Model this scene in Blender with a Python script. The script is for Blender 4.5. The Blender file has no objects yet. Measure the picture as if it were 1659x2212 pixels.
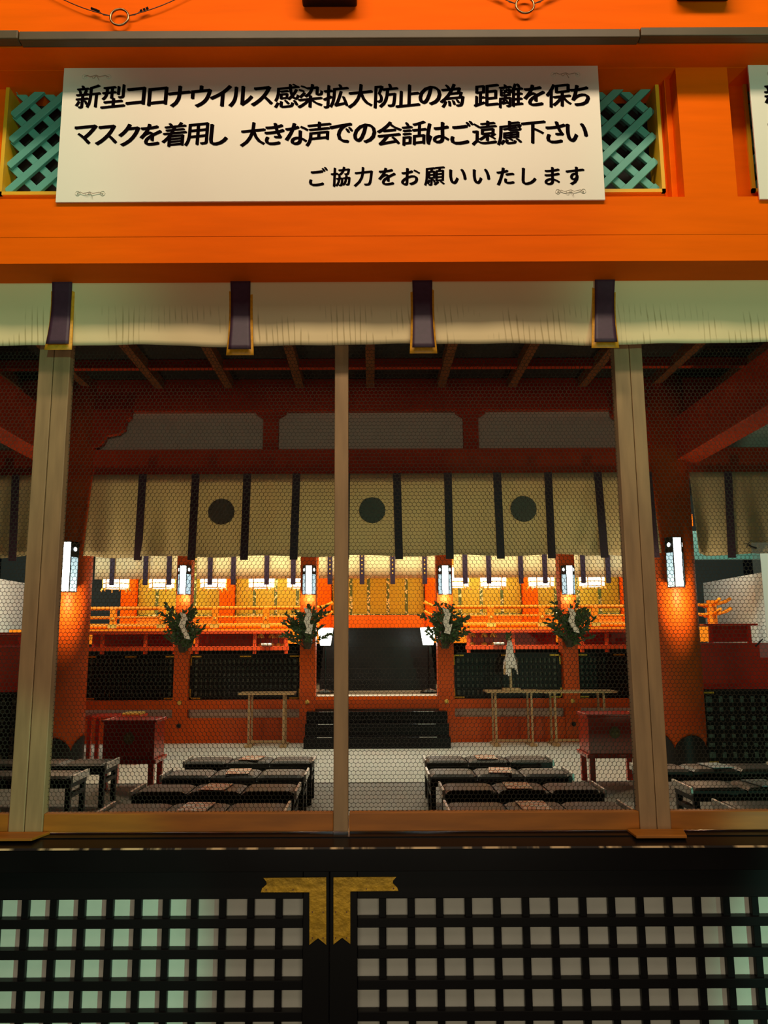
import bpy, math, random
from mathutils import Vector, Matrix
from math import pi, sin, cos, radians as R

# ---------------------------------------------------------------- camera, light, exposure
scene = bpy.context.scene
COL = scene.collection
EYE = Vector((0, 0, 1.55))
F, CX, CY, PITCH, ROLL = 1722.0, 803.0, 1106.0, R(9.28), R(-0.25)
cam_rot = Matrix.Rotation(pi / 2 + PITCH, 3, 'X') @ Matrix.Rotation(ROLL, 3, 'Z')
cd = bpy.data.cameras.new('camera')
cd.sensor_width = 36.0
cd.lens = F / 2212 * 36
cd.shift_x = (829.5 - CX) / 2212
cd.clip_end = 200
cam = bpy.data.objects.new('camera', cd)
cam.matrix_world = Matrix.Translation(EYE) @ cam_rot.to_4x4()
COL.objects.link(cam)
scene.camera = cam


def P(px, py, Y):
    d = cam_rot @ Vector(((px - CX) / F, -(py - CY) / F, -1))
    return EYE + d * (Y / d.y)


def X(px, py, Y): return P(px, py, Y).x
def Z(py, Y, px=803): return P(px, py, Y).z


def floor_Y(py, z=0.0, px=803):
    d = cam_rot @ Vector(((px - CX) / F, -(py - CY) / F, -1))
    return d.y * (z - EYE.z) / d.z


scene.view_settings.view_transform = 'Standard'
scene.view_settings.look = 'None'
scene.view_settings.gamma = 1.0
scene.view_settings.exposure = 0.0
scene.cycles.transparent_max_bounces = 16
scene.cycles.max_bounces = 8
scene.cycles.sample_clamp_indirect = 4.0

w = bpy.data.worlds.new('night'); scene.world = w; w.use_nodes = True
w.node_tree.nodes['Background'].inputs[0].default_value = (0.30, 0.34, 0.40, 1)
w.node_tree.nodes['Background'].inputs[1].default_value = 0.006


def light(name, kind, loc, target, power, color, size=0.5, size_y=None, spot=None, blend=0.3):
    l = bpy.data.lights.new(name, kind)
    l.energy = power; l.color = color
    if kind == 'AREA':
        l.shape = 'RECTANGLE' if size_y else 'SQUARE'; l.size = size
        if size_y: l.size_y = size_y
    else:
        l.shadow_soft_size = size
    if kind == 'SPOT':
        l.spot_size = R(spot); l.spot_blend = blend
    o = bpy.data.objects.new(name, l); COL.objects.link(o)
    o.location = loc
    if target is not None:
        o.rotation_euler = (Vector(target) - Vector(loc)).to_track_quat('-Z', 'Y').to_euler()
    return o


WARM = (1.0, 0.81, 0.57)
GREEN = (0.38, 1.0, 0.68)
# floodlights over the shrine front, outside and above the frame
light('eave_light', 'AREA', (0.1, 0.9, 5.1), (0.1, 2.9, 2.4), 84, WARM, 3.6, 0.35)
# green garden lamps left and right behind the visitor
light('garden_lamp_west', 'SPOT', (2.6, -0.6, 1.0), (-2.3, 2.9, 0.35), 400, GREEN, 0.06, spot=26, blend=0.2)
light('garden_lamp_west_high', 'SPOT', (1.2, -4.5, 1.7), (-2.7, 2.9, 2.95), 520, GREEN, 0.1, spot=27, blend=0.5)
light('garden_lamp_east', 'SPOT', (4.2, -1.5, 1.0), (3.1, 2.9, 0.35), 420, GREEN, 0.06, spot=42, blend=0.15)
light('garden_lamp_east_high', 'SPOT', (3.4, -4.5, 1.7), (2.75, 2.9, 2.95), 520, GREEN, 0.1, spot=31, blend=0.4)
light('front_fill_high', 'AREA', (0.2, -4.0, 8.6), (0.1, 3.0, 1.0), 70, (1.0, 0.88, 0.70), 3.0)  # unseen fill, added to lift the lower lattice and the facade
light('front_fill_low', 'AREA', (0.1, -1.5, 0.8), (0.1, 3.0, 1.9), 31, (1.0, 0.92, 0.70), 3.0, 1.0)  # low fill added behind the camera, brightens curtain top and lattice cells
# hidden hall and sanctuary lamps, plus added fills for curtain, side bays and shelves
light('hall_light', 'AREA', (0, 11.1, 3.9), (0, 10.7, 0), 44, (0.98, 1.0, 0.82), 6.0, 0.5).data.spread = R(100)
light('curtain_back_fill', 'AREA', (0, 12.7, 4.3), (0, 10.4, 3.2), 60, (1.0, 0.91, 0.64), 7.0, 0.3).data.spread = R(70)  # added unseen light on the curtain's back, so the cloth shines through
light('sanctuary_light', 'AREA', (0, 15.6, 4.4), (0, 17.9, 2.2), 400, (1.0, 0.90, 0.58), 8.0, 0.5)
light('side_bay_fill', 'AREA', (6.4, 14.0, 4.6), (7.9, 16.0, 2.0), 230, (0.92, 1.0, 0.88), 1.0)  # fill added for the white walls of both side bays
light('side_bay_fill', 'AREA', (-6.4, 14.0, 4.6), (-7.9, 16.0, 2.0), 230, (0.92, 1.0, 0.88), 1.0)
light('shelf_fill', 'AREA', (0, 13.4, 4.2), (0, 14.7, 1.4), 175, (1.0, 0.86, 0.58), 7.0, 0.4).data.spread = R(75)  # added unseen light, spread narrowed to reach the red shelves

# ---------------------------------------------------------------- materials


def mat(name, col, rough=0.5, metal=0.0, var=0.0, scale=6.0, stretch=(1, 1, 1), bump=0.0, coat=0.0, spec=0.5, translucent=0.0):
    m = bpy.data.materials.new(name); m.use_nodes = True
    nt = m.node_tree; b = nt.nodes['Principled BSDF']
    b.inputs['Base Color'].default_value = (*col, 1)
    b.inputs['Roughness'].default_value = rough
    b.inputs['Metallic'].default_value = metal
    b.inputs['Coat Weight'].default_value = coat
    b.inputs['Specular IOR Level'].default_value = spec
    if var or bump:
        tc = nt.nodes.new('ShaderNodeTexCoord'); mp = nt.nodes.new('ShaderNodeMapping')
        mp.inputs['Scale'].default_value = stretch
        nz = nt.nodes.new('ShaderNodeTexNoise'); nz.inputs['Scale'].default_value = scale; nz.inputs['Detail'].default_value = 5
        nt.links.new(tc.outputs['Object'], mp.inputs[0]); nt.links.new(mp.outputs[0], nz.inputs['Vector'])
        if var:
            cr = nt.nodes.new('ShaderNodeValToRGB')
            cr.color_ramp.elements[0].position = 0.3; cr.color_ramp.elements[1].position = 0.7
            cr.color_ramp.elements[0].color = (*[c * (1 - var) for c in col], 1)
            cr.color_ramp.elements[1].color = (*[min(1, c * (1 + var)) for c in col], 1)
            nt.links.new(nz.outputs[0], cr.inputs[0]); nt.links.new(cr.outputs[0], b.inputs['Base Color'])
        if bump:
            bp = nt.nodes.new('ShaderNodeBump'); bp.inputs['Strength'].default_value = bump; bp.inputs['Distance'].default_value = 0.01
            nt.links.new(nz.outputs[0], bp.inputs['Height']); nt.links.new(bp.outputs[0], b.inputs['Normal'])
    if translucent:
        tr = nt.nodes.new('ShaderNodeBsdfTranslucent'); tr.inputs[0].default_value = (*col, 1)
        mx = nt.nodes.new('ShaderNodeMixShader'); mx.inputs[0].default_value = translucent
        out = nt.nodes['Material Output']
        nt.links.new(b.outputs[0], mx.inputs[1]); nt.links.new(tr.outputs[0], mx.inputs[2]); nt.links.new(mx.outputs[0], out.inputs[0])
    return m


def glow(name, col, s):
    m = bpy.data.materials.new(name); m.use_nodes = True
    b = m.node_tree.nodes['Principled BSDF']
    b.inputs['Base Color'].default_value = (*[min(1, c) for c in col], 1)
    b.inputs['Emission Color'].default_value = (*col, 1); b.inputs['Emission Strength'].default_value = s
    return m


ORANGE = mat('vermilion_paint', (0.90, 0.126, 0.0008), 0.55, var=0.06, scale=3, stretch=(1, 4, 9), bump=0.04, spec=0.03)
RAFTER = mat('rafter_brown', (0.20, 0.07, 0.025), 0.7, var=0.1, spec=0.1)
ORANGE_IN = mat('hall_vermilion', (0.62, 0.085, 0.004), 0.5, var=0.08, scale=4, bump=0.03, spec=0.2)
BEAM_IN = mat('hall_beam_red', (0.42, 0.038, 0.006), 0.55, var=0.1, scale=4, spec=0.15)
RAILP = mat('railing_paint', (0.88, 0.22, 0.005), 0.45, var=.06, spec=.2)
YELLOW = mat('yellow_edge_paint', (0.75, 0.40, 0.01), 0.5, var=0.08)
TEAL = mat('green_lattice_paint', (0.10, 0.34, 0.27), 0.5, var=0.08, scale=8)
DARK = mat('dark_board', (0.012, 0.008, 0.006), 0.8)
GUTTER = mat('bronze_gutter', (0.085, 0.055, 0.024), 0.5, metal=0.0, var=0.15, scale=5)
BLACKM = mat('black_metal', (0.008, 0.007, 0.007), 0.4, spec=0.25)
STEEL = mat('ring_steel', (0.25, 0.16, 0.08), 0.3, metal=0.9)
WIREM = mat('wire_dark', (0.05, 0.02, 0.01), 0.5)
BOARD = mat('sign_white', (0.84, 0.76, 0.63), 0.45, var=0.015, scale=3)
INK = mat('sign_ink', (0.004, 0.002, 0.003), 0.8, spec=0.0)
CORD = mat('cord_grey', (0.42, 0.36, 0.27), 0.7)
GROMMET = mat('grommet_clear', (0.72, 0.66, 0.55), 0.3)
WOOD = mat('frame_wood', (0.34, 0.20, 0.09), 0.6, var=0.18, scale=5, stretch=(6, 6, 0.8), bump=0.05)
WOODH = mat('frame_wood_rail', (0.36, 0.110, 0.004), 0.55, var=0.2, scale=5, stretch=(0.8, 6, 6), bump=0.05)
LACQ = mat('black_lacquer', (0.006, 0.005, 0.005), 0.25, var=0.2, scale=4, bump=0.02, spec=0.12)
LACQM = mat('black_lacquer_matt', (0.006, 0.005, 0.005), 0.4, spec=0.12)
PANELW = mat('white_backing', (0.80, 0.72, 0.60), 0.7, var=0.05, scale=12)
BRASS = mat('gilt_fitting', (0.50, 0.27, 0.015), 0.42, metal=0.55, var=0.2, scale=40, bump=0.25)
NAIL = mat('dark_nail', (0.10, 0.03, 0.02), 0.5)
PURPLE = mat('purple_band', (0.045, 0.016, 0.036), 0.55, var=0.15, scale=60)
GOLDCL = mat('gold_lining', (0.75, 0.34, 0.015), 0.5, var=0.15, scale=80)
CLOTH_IN = mat('white_silk', (0.64, 0.55, 0.34), 0.55, var=0.04, translucent=0.42)
CREST = mat('crest_grey', (0.26, 0.235, 0.19), 0.6, translucent=0.35)
PLASTER = mat('plaster', (0.62, 0.58, 0.50), 0.85, var=0.04)
WALLW = mat('white_wall', (0.74, 0.80, 0.74), 0.8, var=0.03)
CARPET = mat('pale_carpet', (0.66, 0.64, 0.55), 0.9, var=0.05, scale=20, bump=0.1)
FLOORG = mat('grey_floor', (0.22, 0.22, 0.20), 0.6, var=0.08, scale=6)
GROUND = mat('paving', (0.07, 0.06, 0.05), 0.9, var=0.15, scale=5)
LEATHER = mat('black_vinyl', (0.022, 0.020, 0.017), 0.42, var=0.1, scale=25, bump=0.03, spec=0.22)
CHROME = mat('chrome_trim', (0.80, 0.80, 0.76), 0.3, metal=0.25)
REDLACQ = mat('red_lacquer', (0.60, 0.034, 0.010), 0.25, var=0.06, coat=0.3)
REDSHELF = mat('red_shelf', (0.85, 0.085, 0.01), 0.45, var=0.08)
GOLD = mat('gold', (0.85, 0.55, 0.10), 0.3, metal=0.4)
PURPLE2 = mat('dark_purple_silk', (0.016, 0.006, 0.020), 0.6, spec=0.2)
BLIND = mat('bamboo_blind', (0.52, 0.42, 0.010), 0.6, var=0.12, scale=2, stretch=(1, 1, 60))
LEAF = mat('sakaki_leaf', (0.035, 0.085, 0.022), 0.35, var=0.4, scale=12)
STEMM = mat('stem', (0.05, 0.04, 0.02), 0.7)
PAPER = mat('white_paper', (0.80, 0.78, 0.74), 0.7)
TABLEW = mat('pale_table_wood', (0.50, 0.33, 0.15), 0.45, var=0.15, scale=5, stretch=(1, 8, 8))
LAMPW = glow('lamp_white', (0.86, 0.95, 1.0), 7.0)
LAMPB = glow('lamp_blue_white', (0.55, 0.82, 1.0), 0.8)
SHADE = glow('lamp_shade_glow', (0.98, 1.0, 0.92), 6.0)
LANTG = glow('lantern_glow', (1.0, 0.97, 0.86), 4.5)


def make_brocade():
    m = mat('front_brocade', (0.80, 0.63, 0.34), 0.6)
    nt = m.node_tree; b = nt.nodes['Principled BSDF']
    N = nt.nodes.new
    tc = N('ShaderNodeTexCoord'); sep = N('ShaderNodeSeparateXYZ'); nt.links.new(tc.outputs['Object'], sep.inputs[0])
    wv = N('ShaderNodeTexWave'); wv.inputs['Scale'].default_value = 14; wv.inputs['Distortion'].default_value = 6
    wv.inputs['Detail'].default_value = 3; wv.inputs['Detail Scale'].default_value = 0.6
    mp = N('ShaderNodeMapping'); mp.inputs['Scale'].default_value = (1, 1, 0.22); mp.inputs['Rotation'].default_value = (0, 0.25, 0)
    nt.links.new(tc.outputs['Object'], mp.inputs[0]); nt.links.new(mp.outputs[0], wv.inputs['Vector'])
    nz = N('ShaderNodeTexNoise'); nz.inputs['Scale'].default_value = 6; nt.links.new(tc.outputs['Object'], nz.inputs['Vector'])
    line = N('ShaderNodeValToRGB'); line.color_ramp.elements[0].position = 0.0; line.color_ramp.elements[0].color = (1, 1, 1, 1)
    line.color_ramp.elements[1].position = 0.16; line.color_ramp.elements[1].color = (0, 0, 0, 1)
    nt.links.new(wv.outputs['Fac'], line.inputs[0])
    msk = N('ShaderNodeValToRGB'); msk.color_ramp.elements[0].position = 0.47; msk.color_ramp.elements[1].position = 0.56
    nt.links.new(nz.outputs[0], msk.inputs[0])
    low = N('ShaderNodeMapRange'); low.inputs[1].default_value = -0.10; low.inputs[2].default_value = -0.16
    nt.links.new(sep.outputs[2], low.inputs[0])
    m1 = N('ShaderNodeMath'); m1.operation = 'MULTIPLY'; m2 = N('ShaderNodeMath'); m2.operation = 'MULTIPLY'
    nt.links.new(line.outputs[0], m1.inputs[0]); nt.links.new(msk.outputs[0], m1.inputs[1])
    nt.links.new(m1.outputs[0], m2.inputs[0]); nt.links.new(low.outputs[0], m2.inputs[1])
    mix = N('ShaderNodeMix'); mix.data_type = 'RGBA'
    mix.inputs[6].default_value = (0.80, 0.63, 0.34, 1); mix.inputs[7].default_value = (0.50, 0.37, 0.17, 1)
    nt.links.new(m2.outputs[0], mix.inputs[0]); nt.links.new(mix.outputs[2], b.inputs['Base Color'])
    return m


BROCADE = make_brocade()


def make_glass():
    """wired glass: clear pane with a hexagonal wire mesh cast in it"""
    m = bpy.data.materials.new('wired_glass'); m.use_nodes = True
    nt = m.node_tree; N = nt.nodes.new; L = nt.links.new
    nt.nodes.remove(nt.nodes['Principled BSDF'])
    tc = N('ShaderNodeTexCoord'); sep = N('ShaderNodeSeparateXYZ'); L(tc.outputs['Object'], sep.inputs[0])
    cmb = N('ShaderNodeCombineXYZ')
    W = 0.0162
    a = N('ShaderNodeMath'); a.operation = 'MULTIPLY_ADD'; a.inputs[1].default_value = 1 / W; a.inputs[2].default_value = 400.0
    c = N('ShaderNodeMath'); c.operation = 'MULTIPLY_ADD'; c.inputs[1].default_value = 1 / W; c.inputs[2].default_value = 400.0
    L(sep.outputs[0], a.inputs[0]); L(sep.outputs[2], c.inputs[0]); L(a.outputs[0], cmb.inputs[0]); L(c.outputs[0], cmb.inputs[1])

    def vm(op, *ins):
        n = N('ShaderNodeVectorMath'); n.operation = op
        for i, v in enumerate(ins):
            if isinstance(v, tuple): n.inputs[i].default_value = v
            else: L(v, n.inputs[i])
        return n
    r = (1.0, 1.7320508, 1.0); h = (0.5, 0.8660254, 0.5)
    va = vm('SUBTRACT', vm('MODULO', cmb.outputs[0], r).outputs[0], h)
    vb = vm('SUBTRACT', vm('MODULO', vm('SUBTRACT', cmb.outputs[0], h).outputs[0], r).outputs[0], h)

    def flat(v): return vm('MULTIPLY', v.outputs[0], (1, 1, 0))
    va, vb = flat(va), flat(vb)
    da, db = vm('DOT_PRODUCT', va.outputs[0], va.outputs[0]), vm('DOT_PRODUCT', vb.outputs[0], vb.outputs[0])
    lt = N('ShaderNodeMath'); lt.operation = 'LESS_THAN'; L(da.outputs['Value'], lt.inputs[0]); L(db.outputs['Value'], lt.inputs[1])
    mx = N('ShaderNodeMix'); mx.data_type = 'VECTOR'; L(lt.outputs[0], mx.inputs[0]); L(vb.outputs[0], mx.inputs[4]); L(va.outputs[0], mx.inputs[5])
    ab = vm('ABSOLUTE', mx.outputs[1])
    d1 = vm('DOT_PRODUCT', ab.outputs[0], (0.5, 0.8660254, 0)); d2 = vm('DOT_PRODUCT', ab.outputs[0], (1, 0, 0))
    mm = N('ShaderNodeMath'); mm.operation = 'MAXIMUM'; L(d1.outputs['Value'], mm.inputs[0]); L(d2.outputs['Value'], mm.inputs[1])
    gt = N('ShaderNodeMath'); gt.operation = 'GREATER_THAN'; gt.inputs[1].default_value = 0.470; L(mm.outputs[0], gt.inputs[0])
    tr = N('ShaderNodeBsdfTransparent'); tr.inputs[0].default_value = (0.95, 0.95, 0.93, 1)
    gl = N('ShaderNodeBsdfGlossy'); gl.inputs['Roughness'].default_value = 0.03
    lw = N('ShaderNodeFresnel'); lw.inputs[0].default_value = 1.05
    g = N('ShaderNodeMixShader'); L(lw.outputs[0], g.inputs[0]); L(tr.outputs[0], g.inputs[1]); L(gl.outputs[0], g.inputs[2])
    wire = N('ShaderNodeBsdfDiffuse'); wire.inputs[0].default_value = (0.045, 0.04, 0.03, 1)
    f = N('ShaderNodeMixShader'); L(gt.outputs[0], f.inputs[0]); L(g.outputs[0], f.inputs[1]); L(wire.outputs[0], f.inputs[2])
    L(f.outputs[0], nt.nodes['Material Output'].inputs[0])
    return m


GLASS = make_glass()


def make_clear():
    m = bpy.data.materials.new('clear_plastic'); m.use_nodes = True
    nt = m.node_tree; N = nt.nodes.new
    tr = N('ShaderNodeBsdfTransparent'); tr.inputs[0].default_value = (0.9, 0.9, 0.9, 1)
    df = N('ShaderNodeBsdfDiffuse'); df.inputs[0].default_value = (0.7, 0.7, 0.68, 1)
    mx = N('ShaderNodeMixShader'); mx.inputs[0].default_value = 0.06
    nt.links.new(tr.outputs[0], mx.inputs[1]); nt.links.new(df.outputs[0], mx.inputs[2]); nt.links.new(mx.outputs[0], nt.nodes['Material Output'].inputs[0])
    return m


CLEAR = make_clear()


def make_worn(name, base, wear):
    """black lacquer with paint chipped to pale wood along the arris"""
    m = mat(name, base, 0.3)
    nt = m.node_tree; b = nt.nodes['Principled BSDF']; N = nt.nodes.new
    tc = N('ShaderNodeTexCoord'); nz = N('ShaderNodeTexNoise'); nz.inputs['Scale'].default_value = 9; nz.inputs['Detail'].default_value = 8
    mp = N('ShaderNodeMapping'); mp.inputs['Scale'].default_value = (1, 0, 0); nt.links.new(tc.outputs['Object'], mp.inputs[0]); nt.links.new(mp.outputs[0], nz.inputs[0])
    cr = N('ShaderNodeValToRGB'); cr.color_ramp.elements[0].position = 0.48; cr.color_ramp.elements[1].position = 0.55
    cr.color_ramp.elements[0].color = (*base, 1); cr.color_ramp.elements[1].color = (*wear, 1)
    nt.links.new(nz.outputs[0], cr.inputs[0]); nt.links.new(cr.outputs[0], b.inputs['Base Color'])
    return m


WORN = make_worn('worn_edge', (0.012, 0.010, 0.010), (0.62, 0.42, 0.22))

# ---------------------------------------------------------------- mesh builder


class MB:
    def __init__(s): s.v = []; s.f = []

    def add(s, vs, fs):
        n = len(s.v); s.v += [Vector(p) for p in vs]; s.f += [tuple(i + n for i in f) for f in fs]; return s

    def box(s, x0, x1, y0, y1, z0, z1):
        vs = [(x0, y0, z0), (x1, y0, z0), (x1, y1, z0), (x0, y1, z0), (x0, y0, z1), (x1, y0, z1), (x1, y1, z1), (x0, y1, z1)]
        return s.add(vs, [(0, 3, 2, 1), (4, 5, 6, 7), (0, 1, 5, 4), (1, 2, 6, 5), (2, 3, 7, 6), (3, 0, 4, 7)])

    def bar(s, a, b, wx, wn, n=Vector((0, 1, 0))):
        a, b = Vector(a), Vector(b); d = (b - a).normalized(); n = Vector(n)
        u = d.cross(n).normalized() * (wx / 2); n = n.normalized() * (wn / 2)
        vs = [p + su * u + sn * n for p in (a, b) for su, sn in ((-1, -1), (1, -1), (1, 1), (-1, 1))]
        return s.add(vs, [(0, 1, 2, 3), (7, 6, 5, 4), (0, 4, 5, 1), (1, 5, 6, 2), (2, 6, 7, 3), (3, 7, 4, 0)])

    def prism(s, poly, y0, y1):            # polygon in x,z
        n = len(poly)
        vs = [(x, y0, z) for x, z in poly] + [(x, y1, z) for x, z in poly]
        return s.add(vs, [tuple(range(n)), tuple(range(2 * n - 1, n - 1, -1))] + [(i, i + n, (i + 1) % n + n, (i + 1) % n) for i in range(n)])

    def prism_x(s, poly, x0, x1):          # polygon in y,z
        n = len(poly)
        vs = [(x0, y, z) for y, z in poly] + [(x1, y, z) for y, z in poly]
        return s.add(vs, [tuple(range(n)), tuple(range(2 * n - 1, n - 1, -1))] + [(i, i + n, (i + 1) % n + n, (i + 1) % n) for i in range(n)])

    def prism_z(s, poly, z0, z1):
        n = len(poly)
        vs = [(x, y, z0) for x, y in poly] + [(x, y, z1) for x, y in poly]
        return s.add(vs, [tuple(range(n - 1, -1, -1)), tuple(range(n, 2 * n))] + [(i, (i + 1) % n, (i + 1) % n + n, i + n) for i in range(n)])

    def lathe(s, c, prof, n=20):
        c = Vector(c); vs = []; fs = []
        for r, z in prof:
            for k in range(n):
                vs.append(c + Vector((r * cos(2 * pi * k / n), r * sin(2 * pi * k / n), z)))
        for j in range(len(prof) - 1):
            for k in range(n):
                fs.append((j * n + k, j * n + (k + 1) % n, (j + 1) * n + (k + 1) % n, (j + 1) * n + k))
        fs.append(tuple(range(n - 1, -1, -1))); fs.append(tuple((len(prof) - 1) * n + k for k in range(n)))
        return s.add(vs, fs)

    def tube(s, pts, r, n=8, closed=False):
        pts = [Vector(p) for p in pts]; m = len(pts); vs = []; fs = []; prev = None
        for i, p in enumerate(pts):
            if closed: d = pts[(i + 1) % m] - pts[i - 1]
            else: d = pts[min(i + 1, m - 1)] - pts[max(i - 1, 0)]
            d.normalize()
            u = d.orthogonal().normalized() if prev is None else (prev - d * prev.dot(d)).normalized()
            prev = u; v = d.cross(u)
            rr = r[i] if isinstance(r, (list, tuple)) else r
            for k in range(n):
                a = 2 * pi * k / n; vs.append(p + u * (rr * cos(a)) + v * (rr * sin(a)))
        for i in range(m if closed else m - 1):
            for k in range(n):
                j = (i + 1) % m
                fs.append((i * n + k, i * n + (k + 1) % n, j * n + (k + 1) % n, j * n + k))
        if not closed:
            fs.append(tuple(range(n - 1, -1, -1))); fs.append(tuple((m - 1) * n + k for k in range(n)))
        return s.add(vs, fs)

    def grid(s, fn, nu, nv, thick=None):
        """surface fn(u,v) with u,v in 0..1; a second skin at +y thick closes it"""
        vs = []; fs = []
        for k in ([0] if thick is None else [0, 1]):
            for j in range(nv + 1):
                for i in range(nu + 1):
                    p = Vector(fn(i / nu, j / nv))
                    if k: p.y += thick
                    vs.append(p)
        W_ = nu + 1; T = W_ * (nv + 1)
        for j in range(nv):
            for i in range(nu):
                q = (j * W_ + i, j * W_ + i + 1, (j + 1) * W_ + i + 1, (j + 1) * W_ + i)
                fs.append(q)
                if thick is not None: fs.append(tuple(T + t for t in reversed(q)))
        if thick is not None:
            for i in range(nu):
                fs.append((i + 1, i, T + i, T + i + 1)); b = nv * W_; fs.append((b + i, b + i + 1, T + b + i + 1, T + b + i))
            for j in range(nv):
                fs.append((j * W_, (j + 1) * W_, T + (j + 1) * W_, T + j * W_)); b = nu
                fs.append(((j + 1) * W_ + b, j * W_ + b, T + j * W_ + b, T + (j + 1) * W_ + b))
        return s.add(vs, fs)

    def build(s, name, m, parent=None, bevel=0.0, smooth=False, seg=2):
        off = parent_loc(parent)
        me = bpy.data.meshes.new(name)
        me.from_pydata([v - off for v in s.v], [], s.f)
        me.materials.append(m); me.update()
        import bmesh
        bm = bmesh.new(); bm.from_mesh(me); bmesh.ops.recalc_face_normals(bm, faces=bm.faces); bm.to_mesh(me); bm.free()
        if smooth:
            for p in me.polygons: p.use_smooth = True
        o = bpy.data.objects.new(name, me); COL.objects.link(o)
        if parent: o.parent = parent
        if bevel:
            b = o.modifiers.new('bevel', 'BEVEL'); b.width = bevel; b.segments = seg; b.limit_method = 'ANGLE'; b.angle_limit = R(40)
        return o


def parent_loc(p):
    v = Vector((0, 0, 0))
    while p: v += p.location; p = p.parent
    return v


def tag(o, label, cat, group=None, kind=None):
    o['label'] = label; o['category'] = cat
    if group: o['group'] = group
    if kind: o['kind'] = kind
    return o


def thing(name, label, cat, loc=(0, 0, 0), group=None, kind=None):
    o = bpy.data.objects.new(name, None); COL.objects.link(o); o.location = loc; o.empty_display_size = 0.1
    return tag(o, label, cat, group, kind)


def struct(mb, name, m, label, cat, bevel=0.0, smooth=False):
    return tag(mb.build(name, m, None, bevel, smooth), label, cat, None, 'structure')


def dup(root, loc, label, group=None, rot=None):
    def cp(o, parent):
        c = o.copy(); COL.objects.link(c)
        if parent: c.parent = parent
        for ch in o.children: cp(ch, c)
        return c
    r = cp(root, None); r.location = loc
    if rot is not None: r.rotation_euler = rot
    r['label'] = label
    if group: r['group'] = group
    return r


B = lambda *a: MB().box(*a)
rnd = random.Random(7)

# ================================================================ SETTING, outside
YB = 2.76          # front of the great beam
YS = 2.748          # sign
YL = 2.758          # lintel
zb_top, zb_bot = Z(428, YB), Z(566, YB)
zl_bot = Z(124, YS)
YGT = 2.600
YFA = 2.640
z_gut0, z_gut1 = Z(82, YGT), Z(64, YGT)
XW = 4.2
struct(B(-9, 9, -6, 3.0, -0.1, 0.0), 'ground', GROUND, 'paved ground in front of the shrine hall', 'ground')
struct(B(-XW, XW, YFA, 3.2, z_gut0, z_gut1 + 1.0), 'wall_front', ORANGE, 'bright vermilion fascia above the bronze gutter', 'wall')
struct(B(-XW, XW, YL, 3.2, zl_bot, z_gut0 - 0.001), 'lintel', ORANGE, 'shaded vermilion lintel under the bronze gutter, above the notice', 'lintel', 0.003)
# great beam with a chamfer line
ym = Z(510, YB)
mb = MB().prism_x([(YB, zb_top), (YB, ym + .002), (YB + .0015, ym), (YB + .001, zb_bot), (3.3, zb_bot), (3.3, zb_top)], -XW, XW)
struct(mb, 'beam', ORANGE, 'great vermilion beam between the white notice and the short curtain', 'beam')
xp0, xp1 = X(1470, 300, YB), X(1583, 300, YB)
struct(B(xp0, xp1, YB, 3.2, zb_top, zl_bot), 'pillar', ORANGE, 'short vermilion post between the two notices', 'pillar')
xp2 = X(1444, 300, YB + .06)
struct(B(xp2, xp0 + .01, YB + 0.062, 3.2, zb_top - 0.01, zl_bot), 'trim_1', ORANGE, 'recessed vermilion jamb beside the post, right of the lattice', 'trim')
# wall with the transom openings, and yellow reveals
YR = 2.865
ox0, ox1 = X(8, 300, YR), X(1428, 300, YR)
oz0, oz1 = Z(421, YR), Z(163, YR)
ox2 = X(1612, 300, YR); bay = ox2 - ox0
mb = MB()
mb.box(-XW, ox0, YR, 3.1, zb_top - .01, zl_bot + .01); mb.box(ox1, ox2, YR, 3.1, zb_top - .01, zl_bot + .01); mb.box(ox2 + (ox1 - ox0), XW, YR, 3.1, zb_top - .01, zl_bot + .01)
for a in (ox0, ox2):
    mb.box(a, a + ox1 - ox0, YR, 3.1, zb_top - .01, oz0); mb.box(a, a + ox1 - ox0, YR, 3.1, oz1, zl_bot + .01)
struct(mb, 'wall_transom', ORANGE, 'vermilion wall band framing the green lattice transoms', 'wall')


def transom(dx, label):
    a, b = ox0 + dx, ox1 + dx
    t = thing('lattice_transom', label, 'lattice', ((a + b) / 2, YR, oz0), 'green lattice transoms')
    B(a, b, 2.965, 2.975, oz0, oz1).build('back_board', DARK, t)
    f = MB(); w_ = 0.014
    f.box(a, a + w_, YR - .012, 2.96, oz0, oz1); f.box(b - w_, b, YR - .012, 2.96, oz0, oz1); f.box(a, b, YR - .012, 2.96, oz0, oz0 + w_); f.box(a, b, YR - .012, 2.96, oz1 - w_, oz1)
    f.build('frame', YELLOW, t)
    g = MB(); p = 0.1105; wb = 0.030; zc = oz0 - .005
    H = oz1 - oz0 - .022
    for sgn, yy in ((1, 2.888), (-1, 2.904)):
        k = -8
        while k * p < (b - a) + 1:
            x0 = a + k * p; z0 = oz0 + .011
            pa = Vector((x0, yy, z0)); pb = Vector((x0 + H, yy, z0 + H))
            # clip in x to the opening
            lo, hi = a + .018, b - .018
            t0 = max(0, (lo - x0) / H); t1 = min(1, (hi - x0) / H)
            if t1 - t0 > .05:
                q0 = Vector((x0 + H * t0, yy, z0 + H * t0)); q1 = Vector((x0 + H * t1, yy, z0 + H * t1))
                if sgn < 0:
                    q0.x = a + b - q0.x; q1.x = a + b - q1.x
                g.bar(q0, q1, wb, 0.016)
            k += 1
    g.build('lattice', TEAL, t, 0.002)
    return t


transom(0, 'green diagonal lattice panel in the transom behind the full white notice')
transom(bay, 'sliver of green lattice panel in the next transom, right of the post')

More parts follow.
